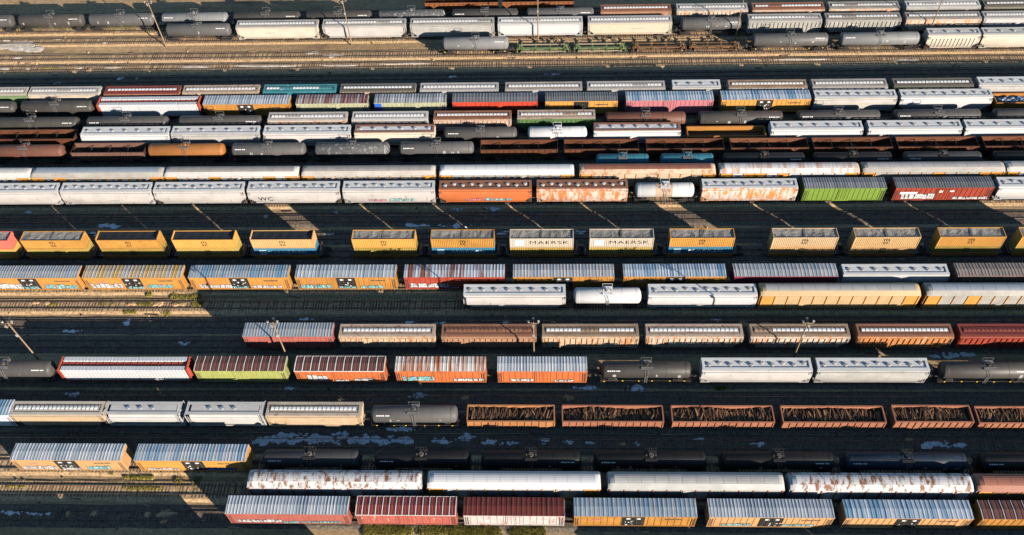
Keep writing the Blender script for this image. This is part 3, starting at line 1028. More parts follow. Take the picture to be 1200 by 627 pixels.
def scrap_load(name, loc, L, hw, z0, z1, label, pale, rnd, blue=False):
    b = MB()
    b.box(-L / 2 + .12, L / 2 - .12, -hw + .12, hw - .12, z0 + .13, z1 - 1.0)
    ph, amp, base = rnd.uniform(0, 6), rnd.uniform(.1, .35), rnd.uniform(-.15, .2)
    for k in range(int(L * 22)):
        b.cur = 1 if rnd.random() < pale else 0
        x, y = rnd.uniform(-L / 2 + .4, L / 2 - .4), rnd.uniform(-.6, .6)
        l = rnd.uniform(.7, 1.25)
        a = math.pi / 2 + rnd.gauss(0, .28)
        if blue: a = rnd.uniform(0, math.pi); l *= .6
        z = z1 - rnd.uniform(.3, .8) + base + amp * math.sin(x * rnd.choice((.5, .52)) + ph) - .25 * abs(y)
        dx, dy, dz = math.cos(a) * l, math.sin(a) * l, rnd.uniform(-.2, .2)
        clampx = lambda v: max(-L / 2 + .2, min(L / 2 - .2, v))
        clampy = lambda v: max(-hw + .2, min(hw - .2, v))
        b.bar((clampx(x - dx), clampy(y - dy), z - dz), (clampx(x + dx), clampy(y + dy), z + dz), rnd.uniform(.09, .2), rnd.uniform(.07, .16))
    o = link(name, b.mesh(name, [M('scrap_blue'), M('decal')] if blue else [M('scrap'), M('scrap_pale')]), None, loc, 0, 'stuff')
    o['label'] = label
    o['category'] = 'scrap load'
    return o

def open_hopper(root, L, st, rnd):
    mat = Mv(st[0], rnd)
    hw, z0, zr, t = 1.48, 1.5, 3.6, .07
    for s in (-1, 1):
        b = MB()
        ya, yb = sorted((s * hw, s * (hw - t)))
        b.loft([[(-L / 2 + .1, y, zr), (-L / 2 + .1, y, zr - 1.0), (-L / 2 + 2.0, y, z0), (L / 2 - 2.0, y, z0), (L / 2 - .1, y, zr - 1.0), (L / 2 - .1, y, zr)] for y in (ya, yb)])
        w = part('side_wall', b, mat, root)
        b = MB()
        n = int(L / 1.2)
        for k in range(n + 1):
            x = -L / 2 + .2 + k * (L - .4) / n
            lo = z0 if abs(x) < L / 2 - 2 else zr - 1.0
            y0, y1 = sorted((s * hw, s * (hw + .11)))
            b.box(x - .06, x + .06, y0, y1, lo, zr - .12)
        part('wall_posts', b, mat, w, kind='stuff')
        b = MB()
        y0, y1 = sorted((s * (hw - .1), s * (hw + .13)))
        b.box(-L / 2, L / 2, y0, y1, zr, zr + .11)
        part('rim', b, mat, w)
        b = MB()
        x = s * (L / 2 - .1)
        b.face([(x, -hw + t, zr), (x, hw - t, zr), (x, hw - t, zr - 1.0), (x, -hw + t, zr - 1.0)])
        b.face([(x, -hw + t, zr - 1.0), (x, hw - t, zr - 1.0), (x - s * 3.6, hw - t, z0 - .6), (x - s * 3.6, -hw + t, z0 - .6)])
        xm = s * .2
        b.face([(xm, -hw + t, z0 + .9), (xm, hw - t, z0 + .9), (x - s * 3.6, hw - t, z0 - .6), (x - s * 3.6, -hw + t, z0 - .6)])
        b.box(min(x, x + s * .08), max(x, x + s * .08), -hw + .1, hw - .1, zr - .3, zr + .1)
        part('slope_sheet', b, M('under2'), root)
        b = MB()
        for y in (-1.4, 1.4):
            b.bar((x, y, .95), (x, y, zr - .9), .1)
            b.bar((x, y, 1.0), (x - s * 1.8, y, z0 + .1), .09)
        part('end_frame', b, mat, root)
    b = MB()
    b.box(-L / 2, L / 2, -.25, .25, .85, 1.2)
    for k in (-1, 0, 1):
        b.box(k * L * .25 - .06, k * L * .25 + .06, -hw + t, hw - t, zr - .5, zr - .35)
    part('centre_sill', b, M('under'), root)
    add_running_gear(root, L)

# ---------------------------------------------------------------- centerbeam flatcar with lumber
def centerbeam(root, L, st, rnd, Y, X, words):
    mat = M('red')
    b = MB()
    b.box(-L / 2, L / 2, -1.45, 1.45, .95, 1.15)
    part('deck', b, mat, root)
    b = MB()
    b.box(-L / 2 + .3, L / 2 - .3, -.38, .38, 4.1, 4.3)
    n = 18
    for k in range(n + 1):
        x = -L / 2 + .5 + k * (L - 1) / n
        b.bar((x, -.3, 1.15), (x, -.08, 4.1), .09)
        b.bar((x, .3, 1.15), (x, .08, 4.1), .09)
        b.box(x - .05, x + .05, -.43, .43, 4.3, 4.38)
    part('centre_beam', b, mat, root)
    for s in (-1, 1):
        b = MB()
        x = s * (L / 2 - .1)
        b.box(x - .1, x + .1, -1.45, 1.45, 1.15, 4.65)
        for y in (-1.4, -.7, 0, .7, 1.4):
            b.box(min(x, x + s * .25), max(x, x + s * .25), y - .05, y + .05, 1.15, 4.5)
        part('bulkhead', b, mat, root)
    add_running_gear(root, L)
    # wrapped bundles, five long, four high, on both sides of the beam
    nb, nl = 5, 4
    bw, bh = (L - .8) / nb, 3.4 / nl
    def bundle():
        q = MB()
        w, h, d = bw / 2 - .03, bh / 2 - .015, .46
        e = .05
        rings = []
        for x, k in ((-w, e), (-w + e, 0), (w - e, 0), (w, e)):
            rings.append([(x, y, z) for y, z in ((-d + k, -h + e), (-d + e, -h + k), (d - e, -h + k), (d - k, -h + e), (d - k, h - e), (d - e, h - k), (-d + e, h - k), (-d + k, h - e))])
        q.loft(rings)
        for k in range(7):
            x = -w + .3 + k * (2 * w - .6) / 6
            q.cur = 1
            q.box(x - .03, x + .03, -d - .006, d + .006, -h - .004, h + .006)
            q.cur = 2
            q.face([(x + .12, -d - .004, -.12), (x + .36, -d - .004, -.12), (x + .36, -d - .004, .1), (x + .12, -d - .004, .1)])
        return q.mesh('wrapped_bundle', [M('lumber_wrap'), M('bgrey'), M('lgrey')])
    bm = cached(('bundle', round(bw, 2)), bundle)
    for s, side in ((-1, 'near'), (1, 'far')):
        load = thing('lumber_load', (X, Y, 1.15), 'white wrapped lumber stack on %s side of red flatcar in %s' % (side, words), 'lumber', 'wrapped lumber on centerbeam cars')
        for i in range(nb):
            for j in range(nl):
                link('wrapped_bundle', bm, load, (-L / 2 + .4 + (i + .5) * bw + rnd.uniform(-.03, .03), s * (.96 + rnd.uniform(-.02, .02)), (j + .5) * bh + .01))

# ---------------------------------------------------------------- spine car (empty)
def spine_car(root, L, st, rnd):
    mat = M(st[0])
    b = MB()
    b.box(-L / 2, L / 2, -.32, .32, .75, 1.15)
    part('spine', b, mat, root)
    for k in range(4):
        x = -L / 2 + 1.3 + k * (L - 2.6) / 3
        b = MB()
        b.box(x - .16, x + .16, -1.45, -.325, .98, 1.14)
        b.box(x - .16, x + .16, .325, 1.45, .98, 1.14)
        for s in (-1, 1):
            b.box(x - .2, x + .2, s * 1.4 - .12, s * 1.4 + .12, .9, 1.4)
        part('cross_arm', b, mat, root)
    for s in (-1, 1):
        b = MB()
        b.box(-L / 2 + 1.0, L / 2 - 1.0, s * 1.3 - .2, s * 1.3 + .2, 1.145, 1.19)
        part('wheel_runway', b, M('tan') if st[0] == 'sgreen' else mat, root)
        x = s * (L / 2 - .6)
        b = MB()
        b.bar((x, -.45, 1.15), (x - s * .3, 0, 2.0), .12)
        b.bar((x, .45, 1.15), (x - s * .3, 0, 2.0), .12)
        b.bar((x - s * 1.2, 0, 1.15), (x - s * .3, 0, 2.0), .12)
        b.box(x - s * .3 - .35, x - s * .3 + .35, -.35, .35, 2.0, 2.1)
        for y in (-1.35, 1.35):
            b.bar((x + s * .3, y, .9), (x + s * .3, y, 1.9), .1)
        b.bar((x + s * .3, -1.35, 1.3), (x + s * .3, 1.35, 1.3), .1)
        part('hitch_stand', b, mat, root)
    add_running_gear(root, L, .9)

# ---------------------------------------------------------------- well cars and containers
CL, CW, CH = 12.28, 2.44, 2.62
def container(loc, colk, roof, label, words, flags, rnd):
    t = thing('shipping_container', loc, label, 'container', 'containers stacked in the well cars')
    mat = Mv(colk, rnd)
    hx, hy = CL / 2, CW / 2
    def wall():
        b = MB()
        n = 34
        pw = (CL - .3) / n
        pts = []
        for k in range(n):
            x = -hx + .15 + k * pw
            pts += [(x, 0), (x + pw * .3, 0), (x + pw * .45, .05), (x + pw * .8, .05), (x + pw * .95, 0)]
        pts.append((hx - .15, 0))
        for (xa, a), (xb, c) in zip(pts[:-1], pts[1:]):
            b.face([(xa, a, .14), (xb, c, .14), (xb, c, CH - .1), (xa, a, CH - .1)])
            b.face([(xb, .07, .14), (xa, .07, .14), (xa, .07, CH - .1), (xb, .07, CH - .1)])
        return b.mesh('side_wall', mat)
    wm = cached(('cwall', mat.name), wall)
    for s in (-1, 1):
        link('side_wall', wm, t, (0, s * (hy - .04), 0), 0 if s < 0 else math.pi)
        b = MB()
        y = s * (hy - .05)
        b.box(-hx + .15, hx - .15, y - .05, y + .05, CH - .11, CH)
        b.box(-hx + .15, hx - .15, y - .05, y + .05, 0, .145)
        part('side_rail', b, mat, t)
        b = MB()
        x = s * (hx - .06)
        b.box(x - .04, x + .04, -hy + .15, hy - .15, .1, CH - .06)
        for k in range(5):
            z = .3 + k * .45
            b.box(min(x, x + s * .075), max(x, x + s * .075), -hy + .2, hy - .2, z, z + .2)
        b.box(x - .07, x + .07, -hy + .15, hy - .15, CH - .12, CH + (.28 if roof == 'deep' else .03))
        part('end_wall', b, mat, t)
        for u in (-1, 1):
            b = MB()
            x, y = s * (hx - .075), u * (hy - .075)
            b.box(x - .075, x + .075, y - .075, y + .075, 0, CH + .02)
            part('corner_post', b, mat, t)
    # open top: tarp or bare floor below the rim
    b = MB()
    nx, ny = 26, 6
    g = {}
    zt = CH - .13
    for i in range(nx + 1):
        for j in range(ny + 1):
            x = -hx + .12 + i * (CL - .24) / nx
            y = -hy + .10 + j * (CW - .20) / ny
            sag = 0
            if 0 < j < ny:
                sag = -.10 * abs(math.sin(i * .75 + loc[0])) * math.sin(math.pi * j / ny) + rnd.uniform(-.03, .03)
            g[i, j] = (x, y, zt + sag)
    for i in range(nx):
        for j in range(ny):
            b.face([g[i, j], g[i + 1, j], g[i + 1, j + 1], g[i, j + 1]])
    part('tarp', b, M('tarp' if roof == 'tarp' else 'tarp_black'), t)
    if roof == 'tarp':
        b = MB()
        b.box(-.05, .05, -hy + .06, hy - .06, CH - .06, CH - .01)
        part('roof_bow', b, M('tarp_dark'), t)
    yw = -hy + .035
    if 'star' in flags:
        link('lettering', text_mesh('MAERSK', 1.5, M('decalk')), t, (1.45, yw - .012, CH * .52))
        b = MB()
        b.box(-hx + .9, -hx + 2.7, yw - .012, yw - .004, .5, 2.15)
        lg = part('logo', b, M('star_blue'), t)
        b = MB()
        cx, cz = -hx + 1.8, 1.32
        pts = []
        for k in range(14):
            rr = .62 if k % 2 == 0 else .28
            a = math.pi / 2 + k * math.pi / 7
            pts.append((cx + rr * math.cos(a), yw - .017, cz + rr * math.sin(a)))
        b.face(pts)
        part('star', b, M('decal'), lg)
    elif 'blue' in flags:
        link('lettering', text_mesh('MAERSK', 1.3, M('decal')), t, (1.0, yw - .012, CH * .55))
        b = MB()
        b.box(-hx + 1.0, -hx + 2.4, yw - .012, yw - .004, .7, 2.1)
        part('logo', b, M('star_blue'), t)
    elif 'm' in flags:
        link('lettering', text_mesh('m', 1.35, M('decalk')), t, (0, yw - .012, 1.85))
        link('lettering', text_mesh('sc', 1.15, M('decalk')), t, (0, yw - .012, 1.05))
    return t

def well_car(loc, label, rnd):
    t = thing('well_car', loc, label, 'well car', 'well cars under the containers')
    mat = M('ogon')
    L = 14.4
    b = MB()
    for s in (-1, 1):
        b.box(-6.35, 6.35, s * 1.38 - .1, s * 1.38 + .1, .45, 1.25)
        for k in range(12):
            x = -6.2 + k * 12.4 / 11
            b.box(x - .05, x + .05, min(s * 1.48, s * 1.56), max(s * 1.48, s * 1.56), .5, 1.2)
    part('well_side', b, mat, t)
    b = MB()
    for k in range(5):
        x = -5.6 + k * 2.8
        b.box(x - .2, x + .2, -1.28, 1.28, .36, .5)
    part('well_floor', b, M('under'), t)
    for s in (-1, 1):
        b = MB()
        xa, xb = sorted((s * 6.36, s * 7.1))
        b.box(xa, xb, -1.45, 1.45, 1.0, 1.2)
        b.bar((s * 6.9, -1.3, 1.2), (s * 6.9, -1.3, 2.2), .07)
        b.bar((s * 6.9, 1.3, 1.2), (s * 6.9, 1.3, 2.2), .07)
        b.bar((s * 6.9, -1.3, 2.2), (s * 6.9, 1.3, 2.2), .06)
        part('end_platform', b, M('steel'), t)
    tm, wm = cached('truck', truck_mesh), cached('wheelset', wheelset_mesh)
    q = link('truck', tm, t, (7.3, 0, 0))
    for k in (-.88, .88):
        link('wheelset', wm, q, (k, 0, .44))
    return t

# ---------------------------------------------------------------- data: every car, back-solved to metres along its track
ROWS = [
 (55.75, 'the bottom row', [
  ('box', -40.23, 19.38, 'red/galv/gW', 'red boxcar, grey ribbed roof, white lettering below'),
  ('box', -21.48, 15.77, 'redfade/redpanel', 'faded red boxcar, dark red seamed roof'),
  ('box', -4.59, 15.74, 'pinkwhite/darkred', 'dirty white boxcar with dark red roof'),
  ('box', 14.23, 18.97, 'yellow/blue/bd', 'yellow boxcar, pale blue roof, black door'),
  ('box', 35.08, 19.10, 'yellow/galv/bd/gT', 'yellow boxcar, grey roof, black door'),
  ('box', 55.92, 19.22, 'yellow/blue/bd', 'yellow boxcar, blue streaked roof, black door'),
  ('box', 76.07, 18.52, 'yellow/rustpanel', 'yellow boxcar, rusty roof with pale seams'),
 ]),
 (60.2, 'row two from bottom', [
  ('rack', -33.38, 27.91, 'white/wrust/red', 'white autorack with rust patches along roof'),
  ('rack', -4.68, 27.44, 'white/wgrey/yellow', 'clean white autorack with yellow lower edge'),
  ('rack', 24.00, 27.51, 'white/wgrey/red', 'white autorack with red lower edge'),
  ('rack', 52.77, 28.17, 'white/wrust/red', 'white autorack with heavily rusted roof'),
  ('rack', 80.94, 26.87, 'brown/brown/yellow', 'brown roofed autorack with white end'),
 ]),
 (64.7, 'row three from bottom', [
  ('box', -78.48, 18.53, 'yellow/galv/bd/gW', 'yellow boxcar, grey roof, black door'),
  ('box', -57.78, 18.48, 'yellow/blue/bd/gB', 'yellow boxcar, blue roof, blue graffiti'),
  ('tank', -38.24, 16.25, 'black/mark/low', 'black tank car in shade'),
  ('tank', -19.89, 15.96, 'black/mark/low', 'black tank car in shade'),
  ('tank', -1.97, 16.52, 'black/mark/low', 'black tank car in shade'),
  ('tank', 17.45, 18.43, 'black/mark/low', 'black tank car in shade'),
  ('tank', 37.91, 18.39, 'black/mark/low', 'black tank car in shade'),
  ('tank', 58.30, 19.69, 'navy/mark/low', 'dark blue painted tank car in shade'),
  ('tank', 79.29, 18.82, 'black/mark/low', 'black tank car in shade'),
 ]),
 (72.95, 'row four from bottom', [
  ('box', -98.83, 15.48, 'bluewhite/blue', 'blue ended white boxcar'),
  ('hopT', -83.11, 16.14, 'tan/tanroof', 'tan covered hopper, white trough hatches'),
  ('hopC', -68.14, 13.25, 'lgrey', 'short grey cement hopper, three hatches'),
  ('hopC', -54.05, 13.45, 'lgrey', 'short grey cement hopper, three hatches'),
  ('hopT', -38.80, 16.32, 'tan/tanroof', 'tan covered hopper, white trough hatches'),
  ('tank', -21.84, 15.02, 'dgrey/mark/yd', 'dark grey tank car with yellow dots'),
  ('gon', -5.46, 14.81, 'orangerust', 'orange gondola heaped with dark scrap wood'),
  ('gon', 11.72, 16.98, 'pinkrust', 'long rusty gondola of dark scrap wood'),
  ('gon', 30.12, 16.97, 'pinkrust', 'long rusty gondola of dark scrap wood'),
  ('gon', 48.48, 16.97, 'pinkrust', 'long rusty gondola of dark scrap wood'),
  ('gon', 64.76, 12.80, 'pinkrust/tall', 'short tall rusty gondola of scrap wood'),
  ('gon', 80.41, 16.57, 'pinkrust', 'long rusty gondola of dark scrap wood'),
 ]),
 (81.8, 'row five from bottom', [
  ('tank', -95.97, 17.25, 'dgrey/mark/yd', 'dark grey tank car with yellow dots'),
  ('cbeam', -74.10, 23.12, 'red', 'red centerbeam flatcar under white wrapped lumber'),
  ('box', -53.22, 16.11, 'lime/rustpanel', 'pale green boxcar, brown seamed roof'),
  ('box', -35.57, 15.88, 'orange/rustpanelw/gW', 'orange boxcar, brown roof with white seams'),
  ('box', -17.89, 15.83, 'orange/whiterust/gT', 'orange boxcar, white roof streaked with rust'),
  ('box', -0.15, 15.58, 'orange/wgalv/gW', 'orange boxcar, pale grey ribbed roof'),
  ('tank', 17.95, 15.94, 'dgrey/mark/yd', 'brownish grey tank car'),
  ('hopA', 36.83, 18.86, 'white/10', 'long white covered hopper, ten hatches'),
  ('hopA', 56.55, 19.03, 'white/10', 'long white covered hopper, ten hatches'),
  ('tank', 76.26, 15.96, 'dgrey/mark/yd', 'brownish grey tank car with yellow dots'),
  ('box', 93.00, 16.67, 'orange/galv', 'orange boxcar'),
 ]),
 (89.0, 'row six from bottom', [
  ('box', -46.00, 16.24, 'red/galv', 'short red boxcar, grey ribbed roof'),
  ('hopT', -28.05, 17.39, 'rgrey/rroof/p', 'rusty grey ribbed covered hopper'),
  ('hopT', -9.69, 17.10, 'rbrown/rbroof/p/nh', 'rust brown ribbed covered hopper'),
  ('hopT', 8.46, 17.27, 'rgrey/rroof/p', 'grey and rust ribbed covered hopper'),
  ('hopT', 26.92, 17.25, 'rwhite/rroof/p', 'white ribbed covered hopper with rust'),
  ('hopT', 45.49, 17.44, 'rwhite/rroof/p', 'white ribbed covered hopper with rust'),
  ('hopT', 63.85, 16.70, 'rorange/rbroof/p', 'orange rusty ribbed covered hopper'),
  ('hopT', 81.64, 16.72, 'red/redroof/p/nh', 'red ribbed covered hopper'),
 ]),
 (97.85, 'row seven from bottom', [
  ('hopA', -5.25, 18.99, 'white/8', 'white covered hopper, eight hatches'),
  ('tank', 11.99, 12.92, 'white', 'short white tank car'),
  ('hopA', 29.37, 19.89, 'white2/10', 'white covered hopper with rusty hatches'),
  ('rack', 54.24, 28.82, 'tanyel/grey/yellow', 'tan yellow autorack with grey roof'),
  ('rack', 84.33, 29.21, 'silver/bgrey/orange', 'silver autorack with orange panels'),
 ]),
 (102.4, 'row eight from bottom', [
  ('box', -98.64, 19.54, 'yellow/galv/bd/gW', 'yellow boxcar, grey roof, black door'),
  ('box', -78.35, 19.21, 'yellow/yelgalv/bd/gW', 'yellow boxcar, yellowish roof, black door'),
  ('box', -57.83, 19.15, 'yellow/blue/bd/gW', 'yellow boxcar, blue grey roof, black door'),
  ('box', -37.36, 19.15, 'yellow/galv/bd/gT', 'yellow boxcar, grey roof, teal graffiti'),
  ('box', -16.70, 19.02, 'red/bluerust/gW', 'red boxcar, rusty blue roof, white lettering'),
  ('box', 3.89, 18.96, 'yellow/galv/bd', 'yellow boxcar, grey ribbed roof, black door'),
  ('box', 24.65, 19.07, 'yellow/blue/bd', 'yellow boxcar, bright blue roof, black door'),
  ('box', 45.19, 19.08, 'maroon/galv', 'maroon boxcar, grey blue ribbed roof'),
  ('hopA', 65.45, 19.39, 'lgrey/8', 'pale grey covered hopper in shade'),
  ('box', 85.90, 18.79, 'brownbox/browngalv', 'brown boxcar, brown grey roof'),
 ]),
 (124.6, 'row ten from bottom', [
  ('hopA', -110.34, 19.61, 'white/10', 'white covered hopper'),
  ('hopA', -90.42, 19.03, 'white/10', 'white covered hopper'),
  ('hopA', -70.92, 18.87, 'white/10', 'white covered hopper'),
  ('hopA', -51.23, 19.09, 'white/10/WC', 'white covered hopper with black letters'),
  ('hopA', -31.52, 18.94, 'white/10/gT', 'white covered hopper with teal graffiti'),
  ('hopA', -11.69, 18.98, 'orange/10/rr/gT', 'orange covered hopper, brown roof'),
  ('hopA', 8.05, 18.54, 'rust/10/rr', 'rust streaked covered hopper'),
  ('tank', 24.89, 12.35, 'white/band', 'short white tank car, grimy middle band'),
  ('hopA', 41.84, 19.17, 'rstreak/10', 'white covered hopper with orange rust rows'),
  ('box', 60.80, 16.29, 'green/greygalv', 'bright green boxcar'),
  ('box', 80.45, 19.40, 'red/greygalv/gW/logo', 'red boxcar with white lettering'),
  ('hopA', 100.60, 18.99, 'lgrey/10', 'pale grey covered hopper'),
 ]),
 (128.95, 'row eleven from bottom', [
  ('rack', -122.34, 29.21, 'white/wgrey/orange', 'white autorack'),
  ('rack', -93.41, 28.08, 'silver/bgrey/orange', 'silver autorack, blue grey roof'),
  ('rack', -64.90, 28.23, 'silver/grey/orange', 'silver autorack, grey roof'),
  ('rack', -36.13, 27.88, 'silver/grey/yellow', 'silver autorack, yellow panels'),
  ('rack', -7.39, 27.75, 'white/wgrey/yellow', 'white autorack, yellow corners'),
  ('rack', 21.55, 27.77, 'rstan/wrust2/orange', 'tan autorack, rust brown roof'),
  ('rack', 50.41, 28.22, 'white/wstreak/orange', 'white autorack, rust streaks on roof'),
  ('rack', 79.41, 28.42, 'silver/grey/orange', 'silver autorack, grey roof'),
  ('rack', 107.76, 27.60, 'silver/grey/orange', 'silver autorack, grey roof'),
 ]),
 (133.0, 'row twelve from bottom', [
  ('tank', 16.82, 11.50, 'blue', 'short blue tank car'),
  ('tank', 30.28, 11.53, 'blue', 'short blue tank car'),
  ('tank', 46.19, 17.46, 'black/mark', 'black tank car'),
  ('tank', 64.46, 16.64, 'black/mark', 'black tank car'),
  ('tank', 82.87, 16.34, 'black/mark', 'black tank car'),
  ('tank', 101.31, 16.75, 'black/mark', 'black tank car'),
 ]),
 (137.1, 'row thirteen from bottom', [
  ('tank', -112.48, 16.86, 'rusttank', 'rust red tank car'),
  ('ohop', -94.06, 16.12, 'ohrust', 'rusty open hopper'),
  ('tank', -77.10, 17.02, 'orangetank', 'orange tank car'),
  ('tank', -59.12, 16.35, 'dgrey/mark', 'grey tank car, pale end'),
  ('tank', -40.95, 16.46, 'gtank', 'grey tank car smeared with white'),
  ('tank', -22.70, 16.37, 'dgrey/mark', 'brownish grey tank car'),
  ('ohop', -4.97, 16.60, 'ohrust', 'rusty open hopper'),
  ('ohop', 12.52, 15.85, 'ohrust', 'rusty open hopper'),
  ('ohop', 30.17, 16.38, 'ohrust', 'rusty open hopper'),
  ('ohop', 47.86, 16.24, 'ohrust', 'rusty open hopper'),
  ('ohop', 65.23, 16.38, 'ohrust', 'rusty open hopper'),
  ('ohop', 82.87, 16.68, 'ohrust', 'rusty open hopper'),
  ('ohop', 100.72, 16.57, 'ohrust', 'rusty open hopper'),
 ]),
 (141.5, 'row fourteen from bottom', [
  ('ohop', -111.81, 17.98, 'ohrust', 'rusty open hopper'),
  ('hopA', -91.34, 19.51, 'white/7', 'white covered hopper'),
  ('hopA', -71.33, 19.37, 'white/7', 'white covered hopper'),
  ('hopA', -51.19, 19.05, 'white/7', 'white covered hopper'),
  ('hopA', -32.02, 17.43, 'cream/6/rw', 'rusty cream covered hopper, brown roof'),
  ('tank', -13.45, 16.25, 'dgrey/mark', 'brownish grey tank car'),
  ('tank', 3.25, 13.17, 'white/markb', 'short bright white tank car'),
  ('hopA', 20.34, 18.56, 'white/7/rw', 'white covered hopper, rust brown roof'),
  ('gon', 39.57, 16.70, 'ogon/empty', 'empty orange gondola with pale letters'),
  ('hopA', 58.46, 19.38, 'white/7/NS', 'white covered hopper with black logo'),
  ('hopA', 79.02, 19.58, 'white/7/NS', 'white covered hopper with black logo'),
  ('hopA', 99.24, 19.44, 'white/7', 'white covered hopper'),
 ]),
 (145.9, 'row fifteen from bottom', [
  ('tank', -114.25, 21.43, 'dgrey/mark/yd', 'dark grey tank car with yellow dots'),
  ('tank', -92.61, 18.74, 'dgrey/mark', 'dark grey tank car'),
  ('tank', -71.62, 19.00, 'dgrey/mark', 'dark grey tank car'),
  ('hopT', -51.80, 17.61, 'rwhite/whroof', 'dirty white covered hopper'),
  ('hopT', -33.52, 16.80, 'lgrey/whroof', 'pale grey covered hopper'),
  ('hopT', -15.34, 17.11, 'rbwhite/rbroof/p', 'brown roofed covered hopper, ribbed sides'),
  ('hopT', 3.05, 17.08, 'dullgreen/rroof/p', 'green ribbed covered hopper'),
  ('tank', 22.52, 18.00, 'rusttank', 'rust brown tank car'),
  ('tank', 43.17, 18.69, 'dgrey/mark/yd', 'grey tank car'),
  ('tank', 64.23, 18.28, 'dgrey/mark', 'grey tank car'),
  ('tank', 85.34, 18.87, 'dgrey/mark', 'grey tank car'),
  ('tank', 105.94, 17.64, 'dgrey/mark', 'grey tank car'),
 ]),
 (151.35, 'row sixteen from bottom', [
  ('tank', -128.51, 17.11, 'dgrey/mark', 'dark grey tank car'),
  ('tank', -110.47, 17.00, 'dgrey/mark', 'grey tank car'),
  ('cbeam', -88.89, 23.20, 'red', 'red centerbeam flatcar under white wrapped lumber'),
  ('box', -66.47, 19.52, 'yellow/galv/bd', 'orange yellow boxcar, black door'),
  ('box', -47.11, 16.12, 'sage/darkrust', 'pale sage boxcar, dark rusty roof'),
  ('box', -29.51, 16.02, 'sage/darkgalv/bc', 'pale sage boxcar, blue corner'),
  ('box', -10.55, 18.95, 'redbright/greygalv', 'bright red boxcar'),
  ('box', 8.67, 16.00, 'yellow/greygalv/bd2', 'yellow boxcar, small black door'),
  ('box', 28.14, 19.20, 'pink/blue', 'pink boxcar, pale blue roof'),
  ('box', 49.21, 19.48, 'yellow/blue/bd', 'yellow boxcar, blue grey roof'),
  ('hopA', 68.73, 17.85, 'lgrey/8', 'pale grey covered hopper'),
  ('hopA', 88.35, 19.79, 'white/9', 'white covered hopper'),
  ('gon', 108.03, 17.19, 'ogon/blueload', 'orange gondola with blue load'),
 ]),
 (155.3, 'row seventeen from bottom', [
  ('hopT', -126.84, 17.01, 'sagegreen/tanroof', 'green covered hopper'),
  ('hopT', -109.68, 16.51, 'cream/whroof', 'cream covered hopper'),
  ('hopT', -91.47, 17.53, 'rbrown/redroof', 'maroon covered hopper'),
  ('hopT', -73.26, 17.58, 'rgrey/rroof', 'grey brown covered hopper'),
  ('hopT', -55.14, 16.69, 'teal/tealroof', 'bright teal covered hopper'),
  ('hopT', -37.23, 17.21, 'rgrey/darkroof', 'dark covered hopper, white hatches'),
  ('hopT', -18.75, 17.79, 'lgrey/rroof2', 'grey covered hopper, white hatches'),
  ('hopT', 0.31, 17.38, 'lgrey/rroof2', 'grey covered hopper, white hatches'),
  ('hopT', 18.80, 17.51, 'lgrey/rroof2', 'grey covered hopper, worn hatches'),
  ('hopA', 34.47, 10.78, 'lgrey/4', 'short grey covered hopper'),
  ('hopT', 50.28, 17.44, 'lgrey/rroof', 'grey covered hopper, pale hatches'),
  ('hopT', 68.35, 16.55, 'lgrey/rroof2', 'grey covered hopper'),
  ('hopT', 86.64, 17.41, 'olive/darkroof', 'olive covered hopper'),
  ('hopA', 106.34, 19.83, 'white/9', 'white covered hopper'),
 ]),
 (172.9, 'row eighteen from bottom', [
  ('tank', -15.93, 16.17, 'mgrey/mark/yd', 'grey tank car on sunlit track'),
  ('spine', 0.24, 12.88, 'sgreen', 'green and yellow empty spine car'),
  ('spine', 13.81, 12.63, 'sgreen', 'green and yellow empty spine car'),
  ('spine', 28.04, 12.97, 'sbrown', 'brown empty spine car'),
  ('spine', 41.27, 12.31, 'sbrown', 'brown empty spine car'),
  ('tank', 58.56, 18.12, 'dgrey/mark/yd', 'dark grey tank car with yellow dots'),
  ('tank', 79.41, 18.79, 'mgrey/mark', 'grey tank car'),
  ('hopA', 96.16, 12.13, 'cream/4/p', 'short cream hopper, slanted side ribs'),
  ('hopA', 110.05, 14.70, 'cream/5', 'cream covered hopper'),
 ]),
 (179.4, 'row nineteen from bottom', [
  ('tank', -84.70, 16.37, 'dgrey/mark', 'dark grey tank car'),
  ('hopT', -64.80, 20.16, 'cream/whroof', 'cream covered hopper'),
  ('hopT', -43.38, 20.46, 'white/whroof', 'white covered hopper'),
  ('hopT', -21.85, 20.52, 'white/whroof', 'white covered hopper'),
  ('hopT', -0.47, 20.58, 'white/whroof', 'white covered hopper'),
  ('hopT', 21.17, 20.24, 'tanwhite/rroof2', 'tan white covered hopper'),
  ('tank', 40.75, 14.91, 'dgrey/mark', 'dark grey tank car'),
  ('hopT', 58.20, 17.47, 'lgrey/rroof2/p', 'pale grey ribbed covered hopper'),
  ('hopT', 76.68, 17.86, 'lgrey/rroof2/p', 'pale grey ribbed covered hopper'),
  ('hopT', 95.54, 17.66, 'rorangew/rroof2', 'white covered hopper streaked orange'),
  ('hopT', 113.94, 18.14, 'lgrey/rroof2', 'pale grey covered hopper'),
 ]),
 (183.9, 'row twenty from bottom', [
  ('tank', -141.53, 17.54, 'dgrey/mark', 'dark grey tank car'),
  ('tank', -123.22, 16.89, 'dgrey/mark', 'dark grey tank car'),
  ('tank', -105.30, 16.79, 'dgrey/mark', 'dark grey tank car'),
  ('tank', -86.66, 17.02, 'mgrey/mark', 'grey tank car'),
  ('tank', -68.50, 17.14, 'dgrey/mark', 'dark tank car'),
  ('tank', -50.45, 16.83, 'dgrey/mark', 'dark tank car'),
  ('tank', -32.29, 16.94, 'gtank', 'dark tank car smeared with white'),
  ('tank', -14.12, 16.85, 'dgrey/mark', 'dark tank car'),
  ('tank', 4.46, 16.95, 'dgrey/mark', 'dark tank car'),
